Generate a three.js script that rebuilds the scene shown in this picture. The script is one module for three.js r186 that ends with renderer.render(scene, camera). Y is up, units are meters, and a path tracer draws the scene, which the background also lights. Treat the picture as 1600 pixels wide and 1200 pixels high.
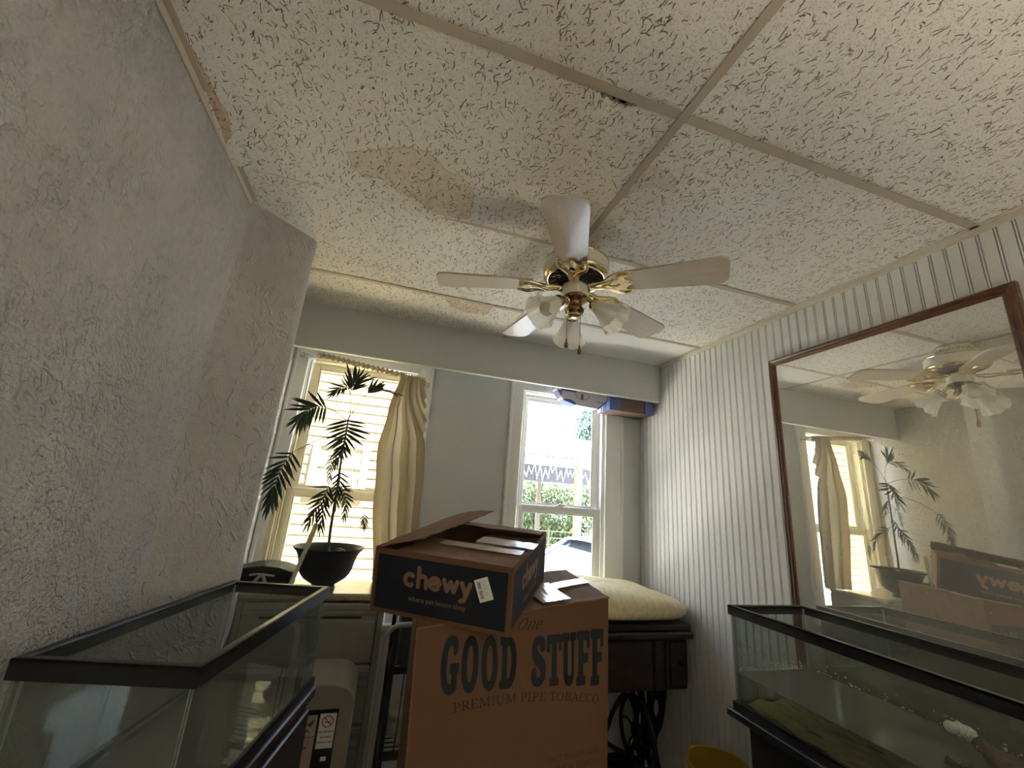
import * as THREE from 'three';
import { mergeGeometries, mergeVertices } from 'three/addons/utils/BufferGeometryUtils.js';
import { RoundedBoxGeometry } from 'three/addons/geometries/RoundedBoxGeometry.js';
import { ConvexGeometry } from 'three/addons/geometries/ConvexGeometry.js';

// ---------------------------------------------------------------- camera, sky, sun, exposure
const E = 1.38;                                   // eye height above the floor
const scene = new THREE.Scene();
const camera = new THREE.PerspectiveCamera(86.02, 1600 / 1200, 0.03, 200);
camera.position.set(0, E, 0);
camera.rotation.set(0.269998, -0.277404, 0.0777454, 'YXZ');

const SKY_STRENGTH = 0.5, SUN_STRENGTH = 14, EXPOSURE = 16;
{
  const W = 64, H = 32, data = new Float32Array(W * H * 4);
  for (let j = 0; j < H; j++) for (let i = 0; i < W; i++) {
    const up = Math.max(0, Math.sin(((j + 0.5) / H - 0.5) * Math.PI)), k = Math.pow(1 - up, 2.2), o = (j * W + i) * 4;
    data[o] = 0.62 + 0.40 * k; data[o + 1] = 0.78 + 0.26 * k; data[o + 2] = 1.06 + 0.06 * k; data[o + 3] = 1;
  }
  const sky = new THREE.DataTexture(data, W, H, THREE.RGBAFormat, THREE.FloatType);
  sky.mapping = THREE.EquirectangularReflectionMapping; sky.magFilter = THREE.LinearFilter; sky.needsUpdate = true;
  scene.background = sky; scene.environment = sky;
  scene.backgroundIntensity = SKY_STRENGTH; scene.environmentIntensity = SKY_STRENGTH;
}
const sun = new THREE.DirectionalLight(new THREE.Color(1.0, 0.95, 0.87), SUN_STRENGTH);
sun.name = 'sun'; sun.position.set(4, 15, 7.0); sun.target.position.set(0, 0, 0); sun.castShadow = true;
sun.shadow.mapSize.set(2048, 2048);
Object.assign(sun.shadow.camera, { left: -20, right: 20, top: 20, bottom: -20, near: 1, far: 60 });
scene.add(sun, sun.target);

const renderer = new THREE.WebGLRenderer({ antialias: true });
renderer.toneMapping = THREE.LinearToneMapping;
renderer.toneMappingExposure = EXPOSURE;
renderer.shadowMap.enabled = true;

// ---------------------------------------------------------------- helpers
const rng = (s) => () => { s = (s + 0x6d2b79f5) | 0; let t = Math.imul(s ^ (s >>> 15), 1 | s); t = (t + Math.imul(t ^ (t >>> 7), 61 | t)) ^ t; return ((t ^ (t >>> 14)) >>> 0) / 4294967296; };
const R0 = rng(11), rnd = (a, b, r = R0) => a + (b - a) * r();
const V = (x, y, z) => new THREE.Vector3(x, y, z);
const sstep = (a, b, x) => { const t = Math.min(1, Math.max(0, (x - a) / (b - a))); return t * t * (3 - 2 * t); };
const lerp = (a, b, t) => a + (b - a) * t;
// gradient noise; px, py: period in cells (0 = none)
const GX = new Float32Array(256), GY = new Float32Array(256), PM = new Uint8Array(512);
{ const r = rng(5), p = [...Array(256).keys()]; for (let i = 255; i > 0; i--) { const j = Math.floor(r() * (i + 1)); [p[i], p[j]] = [p[j], p[i]]; } for (let i = 0; i < 512; i++) PM[i] = p[i & 255]; for (let i = 0; i < 256; i++) { const a = r() * 6.2832; GX[i] = Math.cos(a); GY[i] = Math.sin(a); } }
function noise(x, y, px = 0, py = px) {
  const xi = Math.floor(x), yi = Math.floor(y), fx = x - xi, fy = y - yi;
  let x0 = xi, x1 = xi + 1, y0 = yi, y1 = yi + 1;
  if (px) { x0 = ((x0 % px) + px) % px; x1 = (x0 + 1) % px; y0 = ((y0 % py) + py) % py; y1 = (y0 + 1) % py; }
  const a = PM[(PM[x0 & 255] + y0) & 255], b = PM[(PM[x1 & 255] + y0) & 255], c = PM[(PM[x0 & 255] + y1) & 255], d = PM[(PM[x1 & 255] + y1) & 255];
  const u = fx * fx * fx * (fx * (fx * 6 - 15) + 10), v = fy * fy * fy * (fy * (fy * 6 - 15) + 10);
  const na = GX[a] * fx + GY[a] * fy, nb = GX[b] * (fx - 1) + GY[b] * fy, nc = GX[c] * fx + GY[c] * (fy - 1), nd = GX[d] * (fx - 1) + GY[d] * (fy - 1);
  return lerp(lerp(na, nb, u), lerp(nc, nd, u), v) * 1.5;
}
const fbm = (x, y, o = 4, p = 0) => { let s = 0, a = 0.5; for (let i = 0; i < o; i++) { s += a * noise(x, y, p); x *= 2; y *= 2; p *= 2; a *= 0.5; } return s; };

function floatTex(w, h, f, sx = 1, sy = 1) {            // grey height field as float
  const d = new Float32Array(w * h * 4);
  for (let j = 0; j < h; j++) for (let i = 0; i < w; i++) { const v = f(i / w, j / h), o = (j * w + i) * 4; d[o] = d[o + 1] = d[o + 2] = v; d[o + 3] = 1; }
  const t = new THREE.DataTexture(d, w, h, THREE.RGBAFormat, THREE.FloatType);
  t.wrapS = t.wrapT = THREE.RepeatWrapping; t.magFilter = THREE.LinearFilter; t.repeat.set(sx, sy); t.needsUpdate = true;
  return t;
}
function byteTex(w, h, f, sx = 1, sy = 1, srgb = true) { // f(u,v) -> [r,g,b] 0..255
  const d = new Uint8Array(w * h * 4);
  for (let j = 0; j < h; j++) for (let i = 0; i < w; i++) { const c = f(i / w, j / h), o = (j * w + i) * 4; d[o] = c[0]; d[o + 1] = c[1]; d[o + 2] = c[2]; d[o + 3] = 255; }
  const t = new THREE.DataTexture(d, w, h);
  if (srgb) t.colorSpace = THREE.SRGBColorSpace;
  t.wrapS = t.wrapT = THREE.RepeatWrapping; t.magFilter = THREE.LinearFilter; t.repeat.set(sx, sy); t.needsUpdate = true;
  return t;
}
function canvasTex(w, h, draw, srgb = true) {
  const c = document.createElement('canvas'); c.width = w; c.height = h;
  draw(c.getContext('2d'), w, h);
  const t = new THREE.CanvasTexture(c);
  if (srgb) t.colorSpace = THREE.SRGBColorSpace;
  t.wrapS = t.wrapT = THREE.RepeatWrapping;
  return t;
}
const std = (o) => new THREE.MeshStandardMaterial(o);
const phy = (o) => new THREE.MeshPhysicalMaterial(o);
const counts = {};
function numbered(n) { const k = counts[n] = (counts[n] ?? -1) + 1; return k ? n + '_' + String(k).padStart(3, '0') : n; }
function part(name, geo, mat, parent) { const m = new THREE.Mesh(geo, mat); m.name = name; m.castShadow = m.receiveShadow = true; parent.add(m); return m; }
function tag(o, label, category, group) { o.userData.label = label; o.userData.category = category; if (group) o.userData.group = group; return o; }
function thing(name, label, category, pos = [0, 0, 0], ry = 0, group) {
  const g = new THREE.Group(); g.name = numbered(name); g.position.set(...pos); g.rotation.y = ry; scene.add(g);
  return tag(g, label, category, group);
}
function solo(name, geo, mat, label, category, group) { const m = part(numbered(name), geo, mat, scene); return tag(m, label, category, group); }
function struct(name, geo, mat) { const m = geo ? part(name, geo, mat, scene) : (() => { const g = new THREE.Group(); g.name = name; scene.add(g); return g; })(); m.userData.kind = 'structure'; return m; }
// box with chamfered edges, flat-shaded, uv in metres
function cbox(w, h, d, c = 0.002) {
  c = Math.min(c, w * 0.45, h * 0.45, d * 0.45);
  const X = w / 2, Y = h / 2, Z = d / 2, P = [], add = (...q) => { for (const v of q) P.push(...v); };
  const quad = (a, b, e, f) => add(a, b, e, a, e, f);
  const ax = [[X, Y, Z, 0, 1, 2], [Y, Z, X, 1, 2, 0], [Z, X, Y, 2, 0, 1]];
  const mk = (i, j, k, a, b, e) => { const r = [0, 0, 0]; r[i] = a; r[j] = b; r[k] = e; return r; };
  for (const [A, B, C, i, j, k] of ax) for (const s of [1, -1]) {
    const q = [mk(i, j, k, s * A, -(B - c), -(C - c)), mk(i, j, k, s * A, B - c, -(C - c)), mk(i, j, k, s * A, B - c, C - c), mk(i, j, k, s * A, -(B - c), C - c)];
    s > 0 ? quad(...q) : quad(q[3], q[2], q[1], q[0]);
    for (const t of [1, -1]) { // edge between +-i face and +-j face
      const e = [mk(i, j, k, s * A, t * (B - c), -(C - c)), mk(i, j, k, s * (A - c), t * B, -(C - c)), mk(i, j, k, s * (A - c), t * B, C - c), mk(i, j, k, s * A, t * (B - c), C - c)];
      s * t > 0 ? quad(...e) : quad(e[3], e[2], e[1], e[0]);
    }
  }
  for (const a of [1, -1]) for (const b of [1, -1]) for (const e of [1, -1]) {
    const t = [[a * X, b * (Y - c), e * (Z - c)], [a * (X - c), b * Y, e * (Z - c)], [a * (X - c), b * (Y - c), e * Z]];
    a * b * e > 0 ? add(...t) : add(t[2], t[1], t[0]);
  }
  const g = new THREE.BufferGeometry(); g.setAttribute('position', new THREE.Float32BufferAttribute(P, 3)); g.computeVertexNormals();
  return uvBox(g);
}
function uvBox(g, s = 1) {                            // box-projected uv in metres
  if (g.index) g = g.toNonIndexed();
  const p = g.attributes.position, uv = new Float32Array(p.count * 2), a = V(), b = V(), c = V(), n = V();
  for (let i = 0; i < p.count; i += 3) {
    a.fromBufferAttribute(p, i); b.fromBufferAttribute(p, i + 1); c.fromBufferAttribute(p, i + 2);
    n.crossVectors(b.clone().sub(a), c.clone().sub(a)); const x = Math.abs(n.x), y = Math.abs(n.y), z = Math.abs(n.z);
    [a, b, c].forEach((q, k) => { const o = (i + k) * 2; if (x >= y && x >= z) { uv[o] = q.z * s; uv[o + 1] = q.y * s; } else if (y >= z) { uv[o] = q.x * s; uv[o + 1] = q.z * s; } else { uv[o] = q.x * s; uv[o + 1] = q.y * s; } });
  }
  g.setAttribute('uv', new THREE.Float32BufferAttribute(uv, 2));
  return g;
}
const plainGeo = (g) => { const q = g.index ? g.toNonIndexed() : g.clone(); for (const k of Object.keys(q.attributes)) if (!['position', 'normal', 'uv'].includes(k)) q.deleteAttribute(k); if (!q.attributes.uv) q.setAttribute('uv', new THREE.Float32BufferAttribute(new Float32Array(q.attributes.position.count * 2), 2)); if (!q.attributes.normal) q.computeVertexNormals(); return q; };
const merge = (list) => mergeGeometries(list.map(plainGeo));
const boxAt = (x0, x1, y0, y1, z0, z1, c = 0.002) => { const g = cbox(x1 - x0, y1 - y0, z1 - z0, c); g.translate((x0 + x1) / 2, (y0 + y1) / 2, (z0 + z1) / 2); return uvBox(g); };
// tube along points with a radius function and closed ends
function sweep(pts, r, radial = 8, seg = 24, closed = false) {
  const curve = new THREE.CatmullRomCurve3(pts.map((p) => (p.isVector3 ? p : V(...p))), closed, 'centripetal');
  const fr = curve.computeFrenetFrames(seg, closed), pos = [], idx = [], uv = [], L = curve.getLength();
  const rf = typeof r === 'function' ? r : () => r;
  for (let i = 0; i <= seg; i++) {
    const c = curve.getPointAt(i / seg), R = rf(i / seg);
    for (let j = 0; j <= radial; j++) { const a = (j / radial) * Math.PI * 2, q = c.clone().addScaledVector(fr.normals[i], Math.cos(a) * R).addScaledVector(fr.binormals[i], Math.sin(a) * R); pos.push(q.x, q.y, q.z); uv.push((j / radial) * 6.28 * R, (i / seg) * L); }
  }
  const w = radial + 1;
  for (let i = 0; i < seg; i++) for (let j = 0; j < radial; j++) { const a = i * w + j, b = a + w; idx.push(a, b, a + 1, b, b + 1, a + 1); }
  if (!closed) for (const e of [0, seg]) { const c = curve.getPointAt(e / seg), k = pos.length / 3; pos.push(c.x, c.y, c.z); uv.push(0, 0); for (let j = 0; j < radial; j++) { const a = e * w + j; e ? idx.push(k, a, a + 1) : idx.push(k, a + 1, a); } }
  const g = new THREE.BufferGeometry(); g.setAttribute('position', new THREE.Float32BufferAttribute(pos, 3)); g.setAttribute('uv', new THREE.Float32BufferAttribute(uv, 2)); g.setIndex(idx); g.computeVertexNormals();
  return g;
}
const lathe = (pts, seg = 40) => new THREE.LatheGeometry(pts.map(([r, y]) => new THREE.Vector2(r, y)), seg);
function extrude(pts, depth, o = {}, holes = []) {
  const s = pts instanceof THREE.Shape ? pts : new THREE.Shape(pts.map(([x, y]) => new THREE.Vector2(x, y)));
  for (const h of holes) s.holes.push(h instanceof THREE.Path ? h : new THREE.Path(h.map(([x, y]) => new THREE.Vector2(x, y))));
  return new THREE.ExtrudeGeometry(s, { depth, bevelEnabled: false, curveSegments: 10, ...o });
}
const ellipse = (cx, cy, rx, ry, rot = 0, n = 14) => [...Array(n)].map((_, i) => { const a = -(i / n) * 6.28318, x = Math.cos(a) * rx, y = Math.sin(a) * ry; return [cx + x * Math.cos(rot) - y * Math.sin(rot), cy + x * Math.sin(rot) + y * Math.cos(rot)]; });
// grid surface from f(u,v) -> Vector3
function surf(nu, nv, f, uvf) {
  const pos = [], uv = [], idx = [];
  for (let j = 0; j <= nv; j++) for (let i = 0; i <= nu; i++) { const q = f(i / nu, j / nv); pos.push(q.x, q.y, q.z); const t = uvf ? uvf(i / nu, j / nv, q) : [i / nu, j / nv]; uv.push(t[0], t[1]); }
  for (let j = 0; j < nv; j++) for (let i = 0; i < nu; i++) { const a = j * (nu + 1) + i, b = a + nu + 1; idx.push(a, a + 1, b + 1, a, b + 1, b); }
  const g = new THREE.BufferGeometry(); g.setAttribute('position', new THREE.Float32BufferAttribute(pos, 3)); g.setAttribute('uv', new THREE.Float32BufferAttribute(uv, 2)); g.setIndex(idx); g.computeVertexNormals();
  return g;
}
// ---------------------------------------------------------------- room measures (metres; y from the floor)
const XL = -0.587, XR = 1.683, ZF = -2.52, ZB = 1.9, YC = 2.315, YS = 2.066, ZS = -2.272;

// ---------------------------------------------------------------- surface textures
// plaster: low swells, clustered short knife marks, fine sand
function strokes(px, n, seed, { len, wid, ang, spread, cluster }) {   // soft mask of short broken strokes, repeating at the edges
  const c = document.createElement('canvas'); c.width = c.height = px; const ctx = c.getContext('2d'), r = rng(seed);
  ctx.fillStyle = '#000'; ctx.fillRect(0, 0, px, px); ctx.lineCap = 'round'; ctx.lineJoin = 'round';
  for (let i = 0; i < n; i++) {
    const x = r() * px, y = r() * px, u = x / px, v = y / px;
    if (noise(u * cluster, v * cluster, cluster) + 0.35 * noise(u * cluster * 3, v * cluster * 3, cluster * 3) < r() * 1.1 - 0.42) continue;
    const L = len[0] + Math.pow(r(), 2.2) * (len[1] - len[0]), k = 3 + Math.floor(r() * 3), P = [[0, 0]]; let a = ang + 0.8 * noise(u * 5, v * 5 + 7, 5) * spread + (r() - 0.5) * spread;
    for (let q = 0; q < k; q++) { a += (r() - 0.5) * 1.1; const [p0, p1] = P[P.length - 1]; P.push([p0 + (Math.cos(a) * L) / k, p1 + (Math.sin(a) * L) / k]); }
    const w = wid[0] + r() * (wid[1] - wid[0]), al = 0.25 + 0.75 * r();
    for (const ox of [0, -px, px]) for (const oy of [0, -px, px]) {
      if ((ox && !(x + ox > -60 && x + ox < px + 60)) || (oy && !(y + oy > -60 && y + oy < px + 60))) continue;
      for (const [m, al2] of [[1.9, 0.35], [1, 0.75]]) { ctx.strokeStyle = `rgba(255,255,255,${al * al2})`; ctx.lineWidth = w * m; ctx.beginPath(); P.forEach(([p0, p1], j) => (j ? ctx.lineTo(x + ox + p0, y + oy + p1) : ctx.moveTo(x + ox, y + oy))); ctx.stroke(); }
    }
  }
  const d = ctx.getImageData(0, 0, px, px).data; return (u, v) => d[((((Math.floor(v * px) % px) + px) % px) * px + (((Math.floor(u * px) % px) + px) % px)) * 4] / 255;
}
const cuts = strokes(2048, 24000, 301, { len: [4, 34], wid: [1.4, 4.2], ang: 1.45, spread: 1.5, cluster: 7 }), lumps = strokes(2048, 5200, 302, { len: [6, 40], wid: [3, 8], ang: 1.3, spread: 1.8, cluster: 6 });
const plasterBump = floatTex(2048, 2048, (u, v) => 0.5 + 0.2 * noise(u * 12, v * 12, 12) + 0.1 * noise(u * 42, v * 38, 42, 38) - 0.30 * cuts(u, v) + 0.16 * lumps(u, v) + 0.085 * noise(u * 250, v * 240, 250, 240) + 0.06 * noise(u * 620, v * 600, 620, 600), 0.5, 0.5);
const ridges = strokes(1024, 2600, 303, { len: [8, 62], wid: [1.6, 5], ang: 1.75, spread: 1.0, cluster: 5 }), nicks = strokes(1024, 1400, 304, { len: [5, 30], wid: [1.4, 3.4], ang: 1.4, spread: 1.6, cluster: 4 });
const breastBump = floatTex(1024, 1024, (u, v) => 0.5 + 0.2 * noise(u * 7, v * 5, 7, 5) + 0.1 * noise(u * 22, v * 14, 22, 14) + 0.30 * ridges(u, v) - 0.16 * nicks(u, v) + 0.05 * noise(u * 140, v * 120, 140, 120) + 0.03 * noise(u * 320, v * 300, 320, 300), 1, 1);
const plasterTone = byteTex(512, 512, (u, v) => { const n = fbm(u * 10, v * 10, 4, 10) * 10 + noise(u * 90, v * 90, 90) * 4; return [172 + n, 168 + n, 162 + n]; }, 0.5, 0.5);
const M = {};
M.plaster = std({ color: 0xffffff, map: plasterTone, roughness: 0.72, bumpMap: plasterBump, bumpScale: 0.021 });
M.breast = std({ color: 0xffffff, map: plasterTone, roughness: 0.72, bumpMap: breastBump, bumpScale: 0.013 });
const paintBump = floatTex(512, 512, (u, v) => 0.5 + 0.35 * noise(u * 60, v * 60, 60) + 0.2 * noise(u * 140, v * 140, 140), 2, 2);
M.frontPaint = std({ color: new THREE.Color(0.55, 0.56, 0.555), roughness: 0.6, bumpMap: paintBump, bumpScale: 0.0006 });
M.trimPaint = std({ color: new THREE.Color(0.71, 0.69, 0.63), roughness: 0.42, bumpMap: paintBump, bumpScale: 0.0004 });
M.whitePaint = std({ color: new THREE.Color(0.74, 0.74, 0.72), roughness: 0.4, bumpMap: paintBump, bumpScale: 0.0004 });
M.boards = [0.69, 0.72, 0.705].map((c) => std({ color: new THREE.Color(c, c * 1.0, c * 0.985), roughness: 0.5, bumpMap: paintBump, bumpScale: 0.0005 }));
M.tee = std({ color: new THREE.Color(0.47, 0.40, 0.31), roughness: 0.55 });
M.cream = std({ color: new THREE.Color(0.66, 0.60, 0.50), roughness: 0.5 });
M.dark = std({ color: new THREE.Color(0.03, 0.028, 0.026), roughness: 0.8 });

// mineral fibre tile: pinholes and worm-track fissures, all holes
const TW = 1.152, TH = 0.61, CW = 2048, CH = 1084;
function fissures(ctx, seed, hole, pin) {
  const r = rng(seed); ctx.lineCap = 'round'; ctx.lineJoin = 'round';
  ctx.fillStyle = pin;
  for (let i = 0; i < 30000; i++) { const s = 0.9 + r() * 1.9; ctx.fillRect(r() * CW, r() * CH, s, s); }
  ctx.strokeStyle = hole;
  for (let i = 0; i < 2300; i++) {
    const x = r() * CW, y = r() * CH, long = r() < 0.22, L = (long ? 20 + r() * 26 : 5 + r() * 15); let a = 1.35 + (r() - 0.5) * 1.6;
    ctx.lineWidth = 1.9 + r() * 1.7; let px = x, py = y; const k = 5, turn = (r() - 0.5) * 0.5;
    for (const [ox, oy] of [[0, 0], [CW, 0], [0, CH]]) {
      if (ox && x + L < CW && x > L) continue; if (oy && y + L < CH && y > L) continue;
      ctx.beginPath(); px = x - ox; py = y - oy; ctx.moveTo(px, py); let b = a;
      for (let q = 0; q < k; q++) { b += turn + Math.sin(i * 7.3 + q * 2.1) * 0.28; px += Math.cos(b) * L / k; py += Math.sin(b) * L / k; ctx.lineTo(px, py); }
      ctx.stroke();
    }
  }
}
function tileColor(seed, stains = []) {
  return canvasTex(CW, CH, (ctx) => {
    ctx.fillStyle = 'rgb(231,227,219)'; ctx.fillRect(0, 0, CW, CH);
    const r = rng(seed + 9);
    for (let i = 0; i < 9000; i++) { const c = 212 + r() * 34; ctx.fillStyle = `rgba(${c},${c - 5},${c - 13},0.35)`; const s = 2 + r() * 5; ctx.fillRect(r() * CW, r() * CH, s, s); }
    for (const [poly, fill, edge, blot] of stains) {       // dried water marks: blotted fill, a tide line at the rim
      const p = []; for (let i = 0; i < poly.length; i++) { const a = poly[i], b = poly[(i + 1) % poly.length]; for (let k = 0; k < 6; k++) { const t = k / 6; p.push([lerp(a[0], b[0], t) + (r() - 0.5) * 13, lerp(a[1], b[1], t) + (r() - 0.5) * 13]); } }
      const path = () => { ctx.beginPath(); p.forEach(([x, y], i) => (i ? ctx.lineTo(x, y) : ctx.moveTo(x, y))); ctx.closePath(); };
      ctx.save(); path(); ctx.clip(); ctx.fillStyle = fill; ctx.fill();
      const xs = p.map((q) => q[0]), ys = p.map((q) => q[1]), x0 = Math.min(...xs), x1 = Math.max(...xs), y0 = Math.min(...ys), y1 = Math.max(...ys);
      ctx.fillStyle = blot; for (let i = 0; i < 260; i++) { ctx.beginPath(); ctx.ellipse(lerp(x0, x1, r()), lerp(y0, y1, r()), 4 + r() * 26, 4 + r() * 16, r() * 3, 0, 6.3); ctx.fill(); }
      ctx.restore(); path(); ctx.strokeStyle = edge; ctx.lineWidth = 5; ctx.stroke(); ctx.lineWidth = 2; ctx.stroke();
    }
    fissures(ctx, seed, 'rgba(96,78,58,0.9)', 'rgba(120,104,84,0.55)');
  });
}
const tileBumpTex = (seed) => canvasTex(CW, CH, (ctx) => { ctx.fillStyle = 'rgb(225,225,225)'; ctx.fillRect(0, 0, CW, CH); const r = rng(seed + 3); for (let i = 0; i < 30000; i++) { const c = 195 + r() * 60; ctx.fillStyle = `rgba(${c},${c},${c},0.5)`; const s = 1 + r() * 3; ctx.fillRect(r() * CW, r() * CH, s, s); } fissures(ctx, seed, 'rgb(20,20,20)', 'rgb(110,110,110)'); }, false);
const T1 = -0.652, TP = 0.61, XC = 0.564, TEE = 0.024;
const toTile = (x0, z0) => ([x, z]) => [((x - x0) / TW) * CW, ((z - z0) / TH) * CH];
const bumpA = tileBumpTex(101), bumpB = tileBumpTex(202);
const tileMat = (map, bump) => std({ map, bumpMap: bump, bumpScale: 0.0022, roughness: 0.93 });
const brown = ['rgba(178,154,118,0.24)', 'rgba(146,112,74,0.28)', 'rgba(164,128,84,0.05)'], faint = ['rgba(190,168,136,0.16)', 'rgba(160,130,94,0.13)', 'rgba(170,136,96,0.03)'], rust = ['rgba(186,150,100,0.30)', 'rgba(150,110,64,0.22)', 'rgba(160,118,68,0.07)'];
const stain1 = [[-0.239, -1.092], [-0.191, -1.068], [-0.131, -1.036], [-0.079, -1.013], [-0.029, -1.007], [0.011, -1.022], [0.04, -1.054], [0.085, -1.061], [0.115, -1.081], [0.138, -1.117], [0.152, -1.184], [0.152, -1.244], [0.078, -1.261], [0.013, -1.235], [-0.031, -1.197], [-0.089, -1.186], [-0.144, -1.153], [-0.188, -1.165], [-0.229, -1.145]];
const patch1 = [[-0.575, -0.88], [-0.562, -0.93], [-0.556, -0.978], [-0.55, -1.03], [-0.543, -1.086], [-0.552, -1.143], [-0.575, -1.18]];
const stain2 = [[0.159, -1.9], [0.279, -1.885], [0.369, -1.883], [0.406, -1.895], [0.398, -2.004], [0.298, -2.031], [0.206, -1.992]];
const stain3 = [[0.584, -0.832], [0.643, -0.824], [0.706, -0.844], [0.711, -0.884], [0.642, -0.893], [0.6, -0.95], [0.57, -0.96]];
const stain4 = [[0.36, -0.612], [0.372, -0.64], [0.41, -0.65], [0.44, -0.645], [0.455, -0.63], [0.41, -0.615]];
const zRow = (k) => T1 - TP * k;                       // far edge of row k (row 1 lies between T1 and T2)
M.tiles = [tileMat(tileColor(101), bumpA), tileMat(tileColor(202), bumpB)];
M.tileStain1 = tileMat(tileColor(101, [[stain1.map(toTile(XL, zRow(1))), ...brown], [patch1.map(toTile(XL, zRow(1))), ...rust]]), bumpA);
M.tileStain2 = tileMat(tileColor(202, [[stain2.map(toTile(XL, zRow(3))), ...rust]]), bumpB);
M.tileStain3 = tileMat(tileColor(101, [[stain3.map(toTile(XC, zRow(1))), ...faint]]), bumpA);
M.tileSmooth = std({ color: new THREE.Color(0.70, 0.69, 0.665), roughness: 0.85, bumpMap: paintBump, bumpScale: 0.0004 });

// ---------------------------------------------------------------- floor and walls
M.floor = std({ map: byteTex(512, 512, (u, v) => { const n = noise(u * 6, v * 90, 6, 90) * 16 + noise(u * 20, v * 260, 20, 260) * 10; return [196 + n, 182 + n, 162 + n]; }, 0.8, 0.8), roughness: 0.5 });
const floor = struct('floor', boxAt(XL - 0.3, XR + 0.3, -0.55, -0.02, ZF - 0.12, ZB + 0.15), M.dark);
for (let i = 0; i < 26; i++) part('plank', boxAt(XL - 0.02, XR + 0.02, -0.02, 0, ZB - (i + 1) * 0.17 + 0.0015, ZB - i * 0.17, 0.0015), M.floor, floor);

function resample(pts, ds) {
  const out = []; for (let i = 0; i < pts.length - 1; i++) { const [a, b] = [pts[i], pts[i + 1]], n = Math.max(1, Math.round(Math.hypot(b[0] - a[0], b[1] - a[1]) / ds)); for (let k = 0; k < n; k++) out.push([lerp(a[0], b[0], k / n), lerp(a[1], b[1], k / n)]); }
  out.push(pts[pts.length - 1]); return out;
}
function plasterSheet(poly, y0, y1, ds, dy, amp, smooth, s0 = 0) {
  let p = resample(poly, ds);
  for (let k = 0; k < smooth; k++) p = p.map((q, i) => (i && i < p.length - 1 ? [(p[i - 1][0] + 2 * q[0] + p[i + 1][0]) / 4, (p[i - 1][1] + 2 * q[1] + p[i + 1][1]) / 4] : q));
  const s = [s0]; for (let i = 1; i < p.length; i++) s.push(s[i - 1] + Math.hypot(p[i][0] - p[i - 1][0], p[i][1] - p[i - 1][1]));
  const nu = p.length - 1, nv = Math.round((y1 - y0) / dy);
  return surf(nu, nv, (u, v) => {
    const i = Math.round(u * nu), a = p[Math.max(0, i - 1)], b = p[Math.min(nu, i + 1)], L = Math.hypot(b[0] - a[0], b[1] - a[1]) || 1, y = lerp(y0, y1, v);
    const h = amp * (fbm(s[i] * 9, y * 7, 3) * 0.9 + noise(s[i] * 31, y * 23) * 0.35);
    return V(p[i][0] + (-(b[1] - a[1]) / L) * h, y, p[i][1] + ((b[0] - a[0]) / L) * h);
  }, (u, v) => [s[Math.round(u * nu)], lerp(y0, y1, v)]);
}
const wallLeft = struct('wall_left', plasterSheet([[XL, ZB + 0.02], [XL, -1.455]], 0, YC + 0.02, 0.02, 0.02, 0.004, 1), M.plaster);
part('chimney_breast', plasterSheet([[XL - 0.004, -1.44], [XL, -1.458], [-0.405, -1.628], [-0.398, -1.645], [-0.402, -1.665], [-0.428, -1.765], [-0.436, -1.779], [-0.45, -1.785], [XL - 0.004, -1.80]], 0, YC + 0.02, 0.008, 0.015, 0.005, 1, 4), M.breast, wallLeft);
part('window_end', plasterSheet([[XL, -1.79], [XL, ZF - 0.01]], 0, YC + 0.02, 0.02, 0.02, 0.005, 0, 7), M.plaster, wallLeft);
part('backing', boxAt(XL - 0.22, XL - 0.02, 0, 2.6, ZF - 0.12, ZB + 0.1), M.plaster, wallLeft);

const wallRight = struct('wall_right', boxAt(XR + 0.009, XR + 0.2, 0, 2.6, ZF - 0.12, ZB + 0.1), M.frontPaint);
{ // beaded boards, one by one
  const prof = [[0, -0.0095], [0, -0.006], [0.0013, -0.006], [0.0027, -0.0006], [0.0044, 0], [0.0061, -0.0006], [0.0075, -0.006], [0.0091, -0.006], [0.0102, 0], [0.0403, 0], [0.041, -0.0007], [0.041, -0.0095]];
  const geo = extrude(prof.map(([a, b]) => [a, -b]), YC);           // profile (along wall, depth) extruded along height
  geo.rotateX(-Math.PI / 2);                                       // lay the length upright
  geo.rotateY(-Math.PI / 2);                                       // along the wall, depth into it
  const flip = uvBox(geo); flip.computeVertexNormals();
  for (let i = 0; i < 108; i++) { const b = part('board', flip, M.boards[(i * 7 + ((i * i) >> 2)) % 3], wallRight); b.position.set(XR, 0, ZF + i * 0.041 + 0.0005); }
}
const W3 = [0.1, 1.58, 0.82, 2.16], wallBack = struct('wall_back', (() => { const [a, b, c, d] = W3, g = extrude([[XL - 0.2, -0.02], [XR + 0.2, -0.02], [XR + 0.2, 2.6], [XL - 0.2, 2.6]], 0.12, {}, [[[a, c], [a, d], [b, d], [b, c]]]); return uvBox(g.translate(0, 0, ZB)); })(), std({ color: new THREE.Color(0.22, 0.16, 0.11), roughness: 0.6 }));

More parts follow.
